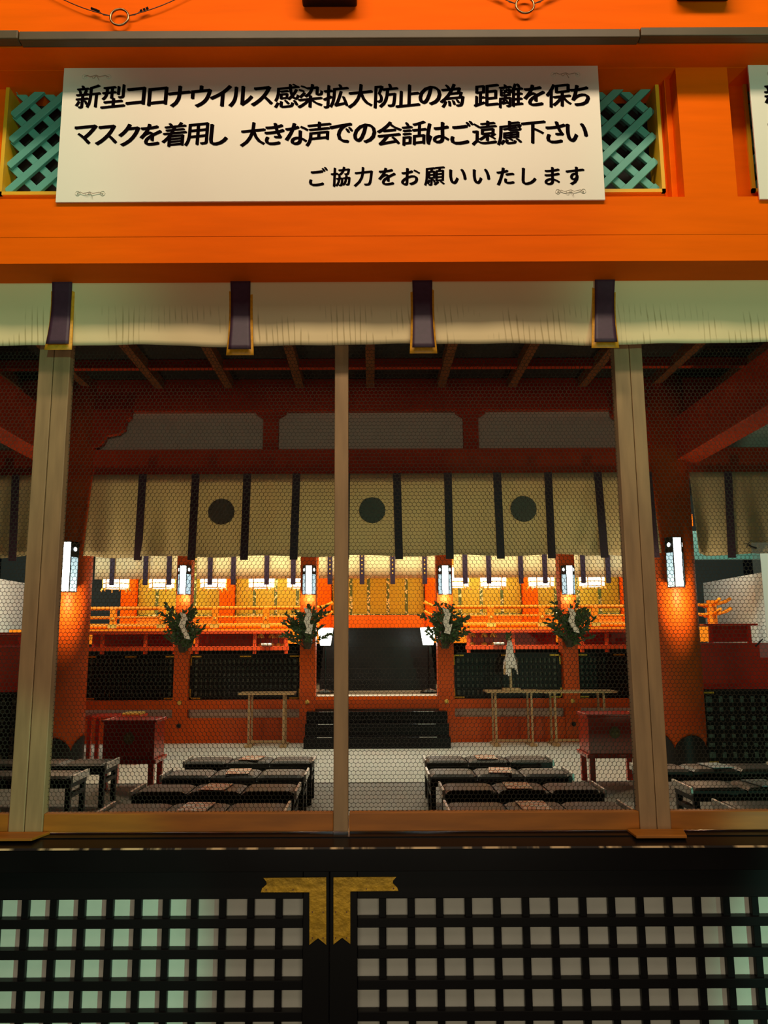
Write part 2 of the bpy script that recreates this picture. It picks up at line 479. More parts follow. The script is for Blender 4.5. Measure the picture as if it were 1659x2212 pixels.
# bronze gutter in three lengths
g_root = thing('gutter', 'bronze gutter strip running along the whole shrine front', 'gutter', (0, YGT, z_gut0))
prof = [(YGT, z_gut0), (YGT - .003, z_gut1 - .004), (YGT + .002, z_gut1), (YFA + .012, z_gut1), (YFA - .002, z_gut0 - 0.002), (YGT + .012, z_gut0 - .002)]
xa, xb = X(41, 75, YGT), X(1384, 70, YGT)
for i, (a, b) in enumerate(((-XW, xa - .003), (xa, xb - .003), (xb, XW))):
    dz = 0.003 if i != 1 else 0
    MB().prism_x([(y - dz, z + dz) for y, z in prof], a, b).build('length', GUTTER, g_root, 0.003)

# rings on cables against the fascia


def cable_ring(px, py, lx, ly, rx, ry, label):
    Y = 2.622
    c = P(px, py, Y)
    t = thing('cable_ring', label, 'ring', c, 'rings on the fascia cables')
    rr = 22 / F * Y
    MB().tube([c + Vector((rr * cos(k * pi / 14), 0, rr * sin(k * pi / 14))) for k in range(28)], 0.0042, 8, True).build('ring', STEEL, t, smooth=True)
    for s, (qx, qy) in ((-1, (lx, ly)), (1, (rx, ry))):
        e = P(qx, qy, Y); a = c + Vector((s * rr * .95, 0, rr * .15)); n = (e - a)
        pts = [a + n * (k / 8) + Vector((0, 0, -0.012 * sin(pi * k / 8))) for k in range(9)]
        MB().tube(pts, 0.0018, 6).build('cable', WIREM, t, smooth=True)
        m0 = a + (e - a) * .18; d = (e - a).normalized()
        MB().tube([a, a + d * .03 + Vector((0, 0, -.008)), m0], 0.0013, 6).build('loop', WIREM, t)
        cr = MB()
        for k in range(3): cr.tube([m0 + d * (.012 * k), m0 + d * (.012 * k + .009)], 0.0046, 8)
        cr.build('crimp', BLACKM, t)


cable_ring(258, 37, 100, -20, 420, -22, 'steel ring on a dark cable, left of the centre lamp on the fascia')
cable_ring(1134, 11, 960, -70, 1300, -72, 'steel ring on a dark cable, right of the centre lamp on the fascia')


def flood(px0, px1, py, label):
    Y = 2.60
    a, b = X(px0, py, Y), X(px1, py, Y); z = Z(py, 2.634)
    t = thing('floodlight', label, 'lamp', ((a + b) / 2, Y, z), 'black floodlights on the fascia')
    B(a, b, Y - .03, Y + .034, z, z + .14).build('housing', BLACKM, t, 0.006)
    B((a + b) / 2 - .03, (a + b) / 2 + .03, Y + .033, YFA + .01, z + .05, z + .09).build('bracket', BLACKM, t)


flood(652, 771, 16, 'black floodlight housing at the top middle of the fascia')
flood(1470, 1583, 7, 'black floodlight housing on the fascia above the post')

# ---------------------------------------------------------------- notices
tmp_c = bpy.data.curves.new('t', 'FONT'); tmp_o = bpy.data.objects.new('t', tmp_c); COL.objects.link(tmp_o)


def glyph(ch, off):
    tmp_c.body = ch; tmp_c.offset = off; tmp_c.resolution_u = 3
    bpy.context.view_layer.update()
    me = bpy.data.meshes.new_from_object(tmp_o.evaluated_get(bpy.context.evaluated_depsgraph_get()))
    vs = [(v.co.x, v.co.y) for v in me.vertices]; fs = [tuple(p.vertices) for p in me.polygons]
    bpy.data.meshes.remove(me)
    return vs, fs


rows = [
    ('新型コロナウイルス感染拡大防止の為距離を保ち', [191, 246, 294, 341, 387, 435, 477, 521, 567, 620, 671, 726, 779, 834, 882, 929, 977, 1051, 1104, 1154, 1207, 1252], 209, 206, 61),
    ('マスクを着用し大きな声での会話はご遠慮下さい', [185, 231, 279, 326, 377, 425, 473, 547, 593, 641, 688, 737, 788, 841, 895, 946, 998, 1047, 1101, 1152, 1200, 1246], 292, 286, 61),
    ('ご協力をお願いいたします', [688, 736, 785, 836, 887, 939, 989, 1040, 1092, 1143, 1193, 1242], 384, 380, 48),
]
sA, sB, sC, sD = P(139, 136, YS), P(1291, 128, YS), P(1307, 431, YS), P(120, 437, YS)
sx0, sx1 = (sA.x + sD.x) / 2, (sB.x + sC.x) / 2
sz0, sz1 = (sC.z + sD.z) / 2, (sA.z + sB.z) / 2
sign = thing('notice_board', 'white notice board with three full lines of black brush writing', 'sign', ((sx0 + sx1) / 2, YS, sz0), 'white notice boards')
B(sx0, sx1, YS, YS + .008, sz0, sz1).build('board', BOARD, sign, 0.001)
KANA = set('コロナウイルスのをちマクしきなでごはさいおたます')
for body, xs, yl, yr, em in rows:
    t = MB(); tb = []
    for ch, px in zip(body, xs):
        vs, fs = glyph(ch, 0.0)
        cx = (min(v[0] for v in vs) + max(v[0] for v in vs)) / 2; cz = (min(v[1] for v in vs) + max(v[1] for v in vs)) / 2
        py = yl + (yr - yl) * (px - 190) / 1060
        c = P(px, py, YS); s = em / F * YS * 1.10
        kx = 0.93
        dz = 0.0
        nib = ((-.034, .020), (-.017, .012), (0, 0), (.017, -.012), (.034, -.020)) if ch in KANA else ((-.028, .016), (0, 0), (.028, -.016))
        for q, (nx, nz) in enumerate(nib):
            t.add([(c.x + (v[0] + nx - cx) * s * kx + (v[1] - cz) * s * .04, YS - .0012 - .00005 * q, c.z + ((v[1] + nz - cz) + .10 * (v[0] - cx)) * s * .98) for v in vs], fs)
    o = t.build('lettering', INK, sign)
    o['label'] = 'black brush lettering'
for (ax, ay, bx, by) in ((183, 166, 235, 166), (1195, 161, 1248, 161), (168, 418, 222, 418), (1205, 414, 1260, 413)):
    a, b = P(ax, ay, YS), P(bx, by, YS)
    tie = MB(); yy = YS - .004
    tie.tube([(a.x + (b.x - a.x) * k / 8, yy - .002 * sin(pi * k / 8), a.z + (b.z - a.z) * k / 8 + .0035 * sin(k * 2.1)) for k in range(9)], 0.0013, 6)
    tie.tube([(a.x + .3 * (b.x - a.x) + .03 * k / 6, yy - .001, a.z - .008 * sin(k * 1.2) - .002 * k) for k in range(7)], 0.0009, 6)
    o = tie.build('cord_tie', CORD, sign)
    for q in (a, b):
        ring = MB().tube([(q.x + .009 * cos(k * pi / 8), YS - .001, q.z + .009 * sin(k * pi / 8)) for k in range(16)], .0012, 6, True)
        ring.tube([(q.x, YS - .003, q.z), (q.x, YS, q.z)], .0028, 8)
        ring.build('eyelet', GROMMET, o)
bpy.data.objects.remove(tmp_o); bpy.data.curves.remove(tmp_c)
sx_next = X(1628, 280, YS)
dup(sign, (sign.location.x + sx_next - sx0, YS, sz0), 'white notice board cut off at the edge, right of the post')

# ---------------------------------------------------------------- short front curtain
YC = 2.925
zc_top = zb_bot + .01; hem = Z(744, YC)
cur = thing('curtain', 'short white brocade curtain with purple bands under the great beam', 'curtain', (0, YC, zc_top))


def front_cloth(u, v):
    x = -2.2 + 4.4 * u
    z = zc_top + (hem - zc_top) * v
    y = YC + 0.004 * sin(x * 9) * v + .002 * sin(x * 31 + 1) * v - .012 * v * (1 - v)
    return (x, y, z + (0.004 * sin(x * 4.6 + .5) + .002 * sin(x * 13)) * v)


MB().grid(front_cloth, 220, 14, .004).build('cloth', BROCADE, cur, smooth=True)
for pt, pb, ze in ((136, 124, 757), (520, 518, 770), (912, 915, 768), (1306, 1309, 758)):
    xt, xb_ = X(pt, 615, YC), X(pb, 755, YC - .05); zt = zc_top; zb = Z(ze - 12, YC - .03); w_ = 23 / F * YC
    def band(u, v, w_=w_, xt=xt, xb_=xb_, zt=zt, zb=zb, dy=0.0, dz=0.0, wf=1.0):
        flare = 1 - .10 * sin(pi * v) + .10 * v
        return (xt + (xb_ - xt) * v + (u - .5) * 2 * w_ * flare * wf, YC - .012 - .045 * v * v - dy, zt + (zb - dz - zt) * v)
    o = MB().grid(band, 6, 14, .003).build('band', PURPLE, cur, smooth=True)
    def lining(u, v, band=band):
        p = band(u, v, dy=-.012, dz=.020, wf=1.22); return p
    l = MB().grid(lining, 4, 14, .002).build('lining', GOLDCL, o, smooth=True); l['label'] = 'gold lining'

# ---------------------------------------------------------------- windows
YF0, YF1, YG = 3.0, 3.05, 3.03
zr1, zr0 = Z(1756, YF0), Z(1797, YF0)
ztop = zb_bot + .02
wl = [(X(18, 1780, YF0), X(52, 1780, YF0)), (X(53.5, 1780, YF0), X(92, 1780, YF0)), (X(720, 1780, YF0), X(752, 1780, YF0)), (X(1383, 1780, YF0), X(1419, 1780, YF0)), (X(1420, 1780, YF0), X(1450, 1780, YF0))]


def window(n, x0, x1, s0, s1, dy, label, left=True, right=True):
    """x0,x1 outer edges; s0,s1 inner edges of the two stiles"""
    t = thing('window_%d' % n, label, 'window', ((x0 + x1) / 2, YF0, zr0), None, 'structure')
    if left: B(x0, s0, YF0 + dy, YF1 + dy, zr0 + .001, ztop).build('stile', WOOD, t, 0.003)
    if right: B(s1, x1, YF0 + dy, YF1 + dy, zr0 + .001, ztop).build('stile', WOOD, t, 0.003)
    B(s0, s1, YF0 + dy + .006, YF1 + dy, zr0, zr1).build('bottom_rail', WOODH, t, 0.003)
    B(s0, s1, YF0 + dy + .006, YF1 + dy, ztop - .06, ztop).build('top_rail', WOODH, t, 0.003)
    B(s0 - .004, s1 + .004, YG + dy, YG + dy + .005, zr1 - .004, ztop - .056).build('pane', GLASS, t)
    return t


window(1, -3.4, wl[0][1], -3.35, wl[0][0], 0, 'wired glass window cut off at the left edge')
window(2, wl[1][0], wl[2][1], wl[1][1], wl[2][0], 0, 'left of the two middle wired glass windows')
window(3, wl[2][1] + .0005, wl[3][1], wl[2][1] + .004, wl[3][0], 0.0, 'right of the two middle wired glass windows', left=False)
window(4, wl[4][0], 3.5, wl[4][1], 3.45, 0, 'wired glass window cut off at the right edge')
# sill and threshold blocks
zs = zr0 - .004
YE = 2.835
zEb = Z(1884, YE)
zE = Z(1832, YE); zH = Z(1809, 2.95)
struct(MB().prism_x([(2.948, zs), (3.3, zs), (3.3, zEb), (YE + .006, zEb), (YE + .006, zE - .004), (YE + .012, zE), (2.948, zH)], -XW, XW), 'sill', LACQ, 'black lacquered sill beam under the windows', 'sill', 0.005)
struct(MB().prism_x([(YE + .005, zE - .0045), (YE + .0115, zE + .0008), (YE + .014, zE - .004)], -XW, XW), 'trim_2', WORN, 'chipped front edge of the black sill, showing bare wood', 'trim')
for px, lab in ((38, 'brown wooden block under the left window joint'), (1424, 'brown wooden block under the right window joint')):
    xx = X(px, 1800, 2.96)
    tag(MB().prism_z([(xx - .10, 2.90), (xx + .075, 2.90), (xx + .10, 3.0), (xx - .10, 3.0)], zs + .0005, zs + .010).build('threshold_block', WOODH, None, .002), lab, 'block', 'blocks under the window joints')

# black lattice shutters below the sill
YP = 2.88
zt_ = zEb - .001; zrow = Z(1939, YP)
seam = X(712, 1990, YP)


def shutter(x_in, direction, first, pitch, label):
    """x_in at the seam, cells going outwards; first: px of the inner edge of the first opening"""
    op = 42 / F * YP / cos(0)
    pz = Z(1940, YP) - Z(2006, YP); oh = pz * .69
    t = thing('lattice_shutter', label, 'shutter', (x_in, YP, 0.05), 'black lattice shutters under the sill')
    x1 = X(first, 1955, YP); pt = pitch / F * YP * 1.135
    # measured pitch in metres
    pt = abs(X(first + direction * pitch * 10, 1955, YP) - x1) / 10
    op = pt * .75
    n = 30
    end = x1 + direction * (pt * n + .02)
    fr = MB(); a, b = sorted((x_in, x1)); fr.box(a, b, YP - .012, YP + .04, .05, zt_)
    a, b = sorted((x1, end)); fr.box(a, b, YP - .012, YP + .04, zrow, zt_)
    zb0 = zrow - 10 * pz
    fr.box(a, b, YP - .012, YP + .04, .05, zb0)
    fr.build('frame', LACQM, t, .002)
    la = MB()
    for k in range(n):
        s0 = x1 + direction * (k * pt + op); s1 = x1 + direction * ((k + 1) * pt); s0, s1 = sorted((s0, s1))
        la.box(s0, s1, YP + .017, YP + .038, zb0, zrow)
    for k in range(10):
        la.box(a, b, YP + .002, YP + .036, zrow - k * pz - pz, zrow - k * pz - oh)
    la.build('lattice', LACQM, t, .002)
    B(a, b, YP + .040, YP + .05, zb0 - .01, zrow + .01).build('backing', PANELW, t)
    return t


sh1 = shutter(seam - .001, -1, 655, 61.3, 'black lattice shutter with white backing, left of the centre seam')
sh2 = shutter(seam + .001, 1, 772, 62.3, 'black lattice shutter with white backing, right of the centre seam')


def corner_fitting(pts, nails, parent, m=BRASS, Y=YP - .0145):
    poly = [(P(px, py, Y).x, P(px, py, Y).z) for px, py in pts]
    f = MB().prism(poly, Y, Y + .004).build('corner_fitting', m, parent, .0008); f['label'] = 'gilt engraved L-shaped fitting'
    for px, py in nails:
        c = P(px, py, Y); MB().tube([(c.x, Y - .0015, c.z), (c.x, Y + .001, c.z)], .0023, 8).build('nail', NAIL, f)


corner_fitting([(568, 1896), (705, 1895), (705, 2042), (687, 2027), (668, 2042), (668, 1928), (563, 1928), (566, 1919), (576, 1910), (575, 1905)], [(575, 1922), (633, 1922), (675, 1970), (698, 1970), (675, 2026), (698, 2026)], sh1)
corner_fitting([(720, 1895), (857, 1894), (849, 1903), (849, 1908), (858, 1917), (861, 1925), (757, 1926), (757, 2040), (739, 2026), (720, 2041)], [(850, 1919), (791, 1920), (725, 1970), (749, 1970), (725, 2026), (749, 2026)], sh2)

# paper notice tied to the glass
YN = 3.02
n_t = thing('paper_notice', 'white paper notice in a clear sleeve tied to the right window', 'notice', P(1680, 1370, YN))
a, b = P(1622, 1172, YN - .004), P(1770, 1420, YN - .004)
B(a.x, b.x, YN - .0045, YN - .0035, b.z, a.z).build('sleeve', CLEAR, n_t)
a, b = P(1640, 1196, YN), P(1755, 1372, YN)
B(a.x, b.x, YN - .007, YN - .0055, b.z, a.z).build('sheet', PAPER, n_t)
for px, py, qx, qy in ((1617, 1178, 1634, 1184), (1648, 1380, 1632, 1396)):
    k = MB(); p, q = P(px, py, YN - .008), P(qx, qy, YN - .008)
    k.tube([p, q], [.0022, .0035], 8)
    if py < 1300:
        for ex, ey in ((1606, 1173), (1613, 1183), (1624, 1166), (1622, 1178)): k.tube([P(1616, 1175, YN - .008), P(ex, ey, YN - .008)], .0011, 6)
    k.build('tie', BLACKM, n_t)

# ================================================================ SETTING, inside
YH = 10.5
yseam = floor_Y(1691)
struct(B(-9, 9, 2.95, yseam - .03, -.1, 0), 'floor_front', FLOORG, 'grey floor of the front of the hall', 'floor')
struct(B(-9, 9, yseam + .03, 20, -.1, 0), 'floor', CARPET, 'pale floor of the rear of the hall', 'floor')
struct(B(-9, 9, yseam - .03, yseam + .03, -.1, -.004), 'trim_3', BLACKM, 'dark groove across the hall floor', 'trim')
zceil = Z(838, YH - .1) + .13
struct(B(-9.5, 9.5, 3.2, 20, zceil, zceil + .1), 'ceiling', DARK, 'dark board ceiling of the hall', 'ceiling')
for i, px in enumerate((40, 192, 345, 495, 648, 800, 953, 1105, 1258, 1412, 1565)):
    xx = X(px, 838, YH - .1)
    struct(B(xx - .055, xx + .055, 3.3, YH - .1, zceil - .13, zceil - .001), 'beam', RAFTER, 'dark red ceiling rafter above the hall benches', 'beam')['group'] = 'ceiling rafters'
zc1 = zceil - .12
yb_ = 9.62
struct(B(-9, 9, yb_, yb_ + .10, zceil - .11, zceil - .002), 'beam', BEAM_IN, 'dark cross beam of the ceiling, nearer than the hall curtain', 'beam')
# beams over the hall curtain
z885, z970, z1028, z838 = Z(886, YH - .1), Z(969, YH - .1), Z(1027, YH - .1), Z(838, YH - .1)
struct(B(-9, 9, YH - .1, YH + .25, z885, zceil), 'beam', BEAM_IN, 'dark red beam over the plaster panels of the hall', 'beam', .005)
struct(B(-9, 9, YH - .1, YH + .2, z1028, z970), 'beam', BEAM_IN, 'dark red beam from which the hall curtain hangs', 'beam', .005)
struct(B(-9, 9, YH + .02, YH + .12, z970 - .01, z885 + .01), 'wall_frieze', PLASTER, 'plaster panels between the two beams above the hall curtain', 'wall')
for px, lab in ((585, 'left'), (1017, 'right')):
    c = X(px, 930, YH - .06); h = z885 - z970; w_ = 17 / F * YH * .98
    poly = [(c - w_, z970), (c + w_, z970), (c + w_, z885 - .09), (c + w_ + .10, z885 - .03), (c + w_ + .10, z885), (c - w_ - .10, z885), (c - w_ - .10, z885 - .03), (c - w_, z885 - .09)]
    struct(MB().prism(poly, YH - .07, YH + .03), 'pillar', BEAM_IN, 'short bracketed post between the plaster panels, %s of the two' % lab, 'pillar')
XCL, XCR = -3.97, 3.97
rc = .272
for s, xc in ((-1, XCL), (1, XCR)):
    side = 'left' if s < 0 else 'right'
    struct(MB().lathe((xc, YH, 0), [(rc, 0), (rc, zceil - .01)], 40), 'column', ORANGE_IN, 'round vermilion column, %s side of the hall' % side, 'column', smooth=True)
    # carved bracket at the column head
    pf = [(0, z885 - .001)]
    for px, py in ((290, 886), (288, 905), (278, 912), (275, 930), (262, 940), (236, 945), (228, 960), (218, 968)):
        pf.append((abs(X(px, py, YH)), Z(py, YH)))
    pf.append((3.9, Z(968, YH)))
    pf[0] = (3.9, z885 - .001)
    poly = [(s * a, b) for a, b in pf]
    tag(MB().prism(poly, YH - .14, YH - .02).build('bracket', BEAM_IN, None), 'carved dark red bracket at the head of the %s column' % side, 'bracket', 'column brackets', 'structure')
    # tie beam running to the front
    x0, x1 = sorted((s * 4.08, s * 4.40)) if s < 0 else (4.02, 4.37)
    zu, zo = 3.90, 4.47
    struct(B(x0, x1, 3.4, YH - .05, zu, zo), 'beam', BEAM_IN, 'heavy tie beam running forward from the %s column' % side, 'beam', .01)
    # black metal shoe with scalloped top
    def shoe(u, v, xc=xc):
        a = 2 * pi * u; r_ = rc + .008
        zt = .33 + .07 * abs(sin(a * 4)) if True else .3
        return (xc + r_ * cos(a), YH + r_ * sin(a), zt * v)
    sc = MB(); vs = []; n = 96
    for k in range(n):
        a = 2 * pi * k / n; top = .22 + .17 * abs(cos(a * 2)) ** .6
        vs += [(xc + (rc + .008) * cos(a), YH + (rc + .008) * sin(a), 0.001), (xc + (rc + .008) * cos(a), YH + (rc + .008) * sin(a), top)]
    sc.add(vs, [(2 * k, 2 * ((k + 1) % n), 2 * ((k + 1) % n) + 1, 2 * k + 1) for k in range(n)])
    tag(sc.build('column_shoe', BLACKM, None, smooth=True), 'black scalloped metal shoe at the foot of the %s round column' % side, 'column shoe', 'column shoes')
# cross arm beside the right column
# hall curtains


def crest(parent, px, py, r_px, Y):
    c = P(px, py, Y); r = r_px / F * YH
    m = MB(); n = 16
    for k in range(n):
        a = 2 * pi * k / n; u = Vector((cos(a), 0, sin(a))); t_ = Vector((-sin(a), 0, cos(a))); hw = r * .165
        pts = [c + u * (r * .18) + t_ * (-hw * .25), c + u * (r * .86) + t_ * (-hw * .93)]
        for q in range(7):
            b = -pi / 2 + pi * q / 6; pts.append(c + u * (r * .86 + r * .14 * cos(b)) + t_ * (hw * .93 * sin(b)))
        pts += [c + u * (r * .86) + t_ * (hw * .93), c + u * (r * .18) + t_ * (hw * .25)]
        m.add(pts + [p + Vector((0, .004, 0)) for p in pts], [tuple(range(len(pts)))])
    m.add([c + Vector((r * .16 * cos(k * pi / 8), 0, r * .16 * sin(k * pi / 8))) for k in range(16)], [tuple(range(16))])
    o = m.build('crest', CREST, parent); o['label'] = 'grey sixteen-petal flower crest'
    m2 = MB(); m2.add([c + Vector((r * .97 * cos(k * pi / 24), .004, r * .97 * sin(k * pi / 24))) for k in range(48)], [tuple(range(48))])
    m2.build('crest_ground', CREST2, parent)


CREST2 = mat('crest_ground', (0.05, 0.042, 0.035), 0.7)


def hall_curtain(x0, x1, bands, crests, label, seed, fold=0.035):
    zt, zh = z1028 + .02, Z(1203, YH)
    Yc = YH - .13
    t = thing('curtain', label, 'curtain', ((x0 + x1) / 2, Yc, zt), 'white hall curtains')
    r = random.Random(seed); ph = [r.uniform(0, 6) for _ in range(4)]

    def off(x, v):
        e = max(0, 1 - min(x - x0, x1 - x) / 1.5)
        return (fold * .35 + fold * 2.2 * e) * v * (sin(x * 9.5 + ph[0]) + .5 * sin(x * 17 + ph[1])) - .012 * e * v

    def f(u, v):
        x = x0 + (x1 - x0) * u
        xx = x + (.05 * (2 * u - 1)) * v * (1 if crests else 0)
        return (xx, Yc + off(x, v) + .004 * sin(x * 60) * (1 - v) ** 6, zt + (zh - zt) * v + .012 * sin(x * 5 + ph[2]) * v)
    MB().grid(f, 200, 12, .003).build('cloth', CLOTH_IN, t, smooth=True)
    for pt, pb in bands:
        a, b = X(pt, 1030, Yc), X(pb, 1205, Yc); w_ = 8.5 / F * YH

        def g(u, v, a=a, b=b):
            x = a + (b - a) * v
            return (x + (u - .5) * 2 * w_, Yc - .012 + off(min(max(x, x0), x1), v) - .022, zt + (zh - .05 - zt) * v)
        MB().grid(g, 3, 10, .003).build('band', PURPLE, t)
    for px in crests:
        crest(t, px, 1105 + (px - 478) * -.009, 29, Yc - .05)
    return t


hall_curtain(XCL + .27, XCR - .27, [(310, 300), (424, 415), (535, 528), (641, 635), (748, 746), (857, 862), (967, 971), (1073, 1081), (1183, 1190), (1290, 1301), (1398, 1410)], [478, 804, 1131], 'long white hall curtain with three grey flower crests', 3)
hall_curtain(-7.6, XCL - .3, [(36, 30), (-75, -83), (-180, -190)], [], 'white curtain in the side bay left of the hall', 5)
hall_curtain(XCR + .25, 7.6, [(1571, 1578), (1680, 1690), (1790, 1802)], [], 'white curtain in the side bay right of the hall', 9)

# ---------------------------------------------------------------- column lamps


def column_lamp(label, loc, h, w_, group, rot=0.0):
    """origin at the back centre of the lamp, bottom"""
    t = thing('wall_lamp', label, 'lamp', (0, 0, 0), group)
    d = w_ * .62; fw = w_ * .52
    B(-w_ / 2, w_ / 2, -.02, 0, 0, h).build('back_plate', BLACKM, t)
    fr = MB()
    e = w_ * .05
    fr.prism_z([(-w_ / 2, -.02), (w_ / 2, -.02), (fw / 2, -d), (-fw / 2, -d)], h - e, h)
    fr.prism_z([(-w_ / 2, -.02), (w_ / 2, -.02), (fw / 2, -d), (-fw / 2, -d)], 0, e * .6)
    for sx in (-1, 1):
        fr.bar((sx * fw / 2, -d, 0), (sx * fw / 2, -d, h), e * 1.1, e * 1.1); fr.bar((sx * w_ / 2, -.02, 0), (sx * w_ / 2, -.02, h), e * 1.2, e * 1.2)
        # black upper cheek
        p0, p1 = Vector((sx * fw / 2, -d, 0)), Vector((sx * w_ / 2, -.02, 0))
        fr.add([p0 + Vector((0, 0, h * .70)), p1 + Vector((0, 0, h * .70)), p1 + Vector((0, 0, h)), p0 + Vector((0, 0, h))], [(0, 1, 2, 3)])
    fr.build('frame', BLACKM, t)
    fp = MB().box(-fw / 2, fw / 2, -d - .002, -d + .004, e, h - e)
    fp.build('front_diffuser', LAMPW, t)
    for sx in (-1, 1):
        p0, p1 = Vector((sx * fw / 2, -d, 0)), Vector((sx * w_ / 2, -.02, 0)); n = Vector((sx * (d - .02), -(w_ - fw) / 2, 0)).normalized() * .003
        MB().add([p0 + n + Vector((0, 0, e)), p1 + n + Vector((0, 0, e)), p1 + n + Vector((0, 0, h * .69)), p0 + n + Vector((0, 0, h * .69))], [(0, 1, 2, 3)]).build('side_diffuser', LAMPB, t)
        c = (p0 + p1) / 2 + n * 2 + Vector((0, 0, h * .85)); u = (p1 - p0).normalized(); rr = w_ * .13
        MB().add([c + u * (rr * cos(k * pi / 10)) + Vector((0, 0, rr * sin(k * pi / 10))) for k in range(20)], [tuple(range(20))]).build('round_window', LAMPW, t)
    t.location = loc; t.rotation_euler = (0, 0, rot)
    return t


YLm = YH - rc - .04
pl, pr = P(148, 1280, YLm), P(1460, 1270, YLm)
hl = abs(Z(1172, YLm, 150) - pl.z)
g6 = 'column lamps'
L0 = column_lamp('tall white lamp on the left round column', pl, hl, 36 / F * YLm, g6)
light('column_lamp_light', 'POINT', (pl.x + .06, pl.y - .30, pl.z - .20), None, 40, (1.0, .74, .42), .05)
dup(L0, pr, 'tall white lamp on the right round column', g6)
light('column_lamp_light', 'POINT', (pr.x - .06, pr.y - .30, pr.z - .20), None, 40, (1.0, .74, .42), .05)

# ---------------------------------------------------------------- rear row of posts, Y = 13
YR2 = 13.0
posts = [(396, 'outer left', 31), (666, 'inner left', 33), (961, 'inner right', 34), (1228, 'outer right', 33)]
zfl = Z(1503, YR2)
zb1 = Z(1510, YR2); zb2 = Z(1530, YR2); zb3 = Z(1549, YR2)
px_l, px_r = X(180, 1400, YR2), X(1430, 1400, YR2)
struct(B(-9, 9, YR2 - .1, YR2 + .1, 0, zb3), 'beam', ORANGE_IN, 'dark vermilion ground beam under the rear lattice', 'beam', .004)
struct(B(-9, 9, YR2, YR2 + .08, zb3 - .01, zb2 + .01), 'wall_plinth', PLASTER, 'narrow white plaster strip under the rear floor beam', 'wall')
struct(B(-9, 9, YR2 - .12, YR2 + .1, zb2, zb1), 'beam', ORANGE_IN, 'dark vermilion beam under the rear lattice fences', 'beam', .004)
struct(B(-9, 9, YR2 + .08, 20, zb2, zfl - .001), 'floor_rear', mat('dark_deck', (.10, .07, .045), .35), 'raised dark floor behind the rear posts', 'floor')
struct(B(X(684, 1500, YR2), X(944, 1500, YR2), YR2 - .11, YR2 - .091, zb1 + .001, zfl - .004), 'trim_5', ORANGE, 'bright vermilion nosing under the pale threshold between the inner posts', 'trim')
struct(B(X(684, 1500, YR2), X(944, 1500, YR2), YR2 - .09, YR2 + .3, zb1 + .001, zfl), 'trim_4', PLASTER, 'pale threshold strip in the opening between the inner posts', 'trim')
for px, lab, wpx in posts:
    c = X(px, 1400, YR2); w_ = wpx / 2 / F * YR2
    t = thing('post', 'slim vermilion post, %s of the four rear posts' % lab, 'post', (c, YR2, 0), 'rear posts', 'structure')
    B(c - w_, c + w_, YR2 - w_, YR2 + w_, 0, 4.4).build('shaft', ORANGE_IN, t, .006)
    for k, pyy in enumerate((1516, 1566)):
        zz = Z(pyy, YR2 - .13); yy = YR2 - max(.125, w_ + .002)
        rr = .035
        MB().tube([(c, yy, zz), (c, yy - .012, zz), (c, yy - .022, zz)], [rr, rr, rr * .5], 16).build('nail_cover', GOLD if k == 0 else BLACKM, t)
L1 = None
for px, lab, wpx in posts:
    p = P(px + (2 if px < 800 else 0), 1285, YR2 - .17); hh = Z(1222, YR2 - .17) - Z(1285, YR2 - .17)
    if L1 is None:
        L1 = column_lamp('white lamp on the %s rear post' % lab, p, hh, 27 / F * YR2, g6)
    else:
        dup(L1, p, 'white lamp on the %s rear post' % lab, g6)
    light('post_lamp_light', 'POINT', (p.x, p.y - .06, p.z - .05), None, 7, (1.0, .75, .45), .04)


def fence(x0, x1, z0, z1, Y, nx, nz, label, glint=BRASS):
    t = thing('lattice_fence', label, 'fence', ((x0 + x1) / 2, Y, z0), 'black lattice fences in the hall')
    f = MB(); e = .06
    f.box(x0, x1, Y - .03, Y + .03, z1 - e * 1.5, z1); f.box(x0, x1, Y - .03, Y + .03, z0, z0 + e); f.box(x0, x0 + e, Y - .03, Y + .03, z0, z1); f.box(x1 - e, x1, Y - .03, Y + .03, z0, z1)
    f.build('frame', LACQM, t)
    l = MB(); dx = (x1 - x0 - 2 * e) / nx; dz = (z1 - z0 - 2.5 * e) / nz
    for k in range(1, nx): l.box(x0 + e + k * dx - dx * .26, x0 + e + k * dx + dx * .26, Y - .018, Y + .018, z0 + e, z1 - e * 1.5)
    for k in range(1, nz): l.box(x0 + e, x1 - e, Y - .016, Y + .016, z0 + e + k * dz - dz * .26, z0 + e + k * dz + dz * .26)
    l.build('lattice', LACQM, t)
    B(x0 + e, x1 - e, Y + .022, Y + .03, z0 + e, z1 - e).build('backing', FENCEB, t)
    for sx, xx in ((1, x0), (-1, x1)):
        for sz, zz in ((-1, z1 - .03), (1, z0 + .01)):
            a, b = sorted((xx, xx + sx * .17)); c, d = sorted((zz, zz + sz * .022)); m = MB().box(a, b, Y - .034, Y - .03, c, d)
            a, b = sorted((xx, xx + sx * .022)); c, d = sorted((zz, zz + sz * .16)); m.box(a, b, Y - .034, Y - .03, c, d)
            m.build('corner_fitting', glint, t)
    xm = (x0 + x1) / 2
    B(xm - .09, xm + .09, Y - .034, Y - .03, z1 - .052, z1 - .03).build('plate_fitting', glint, t)
    return t


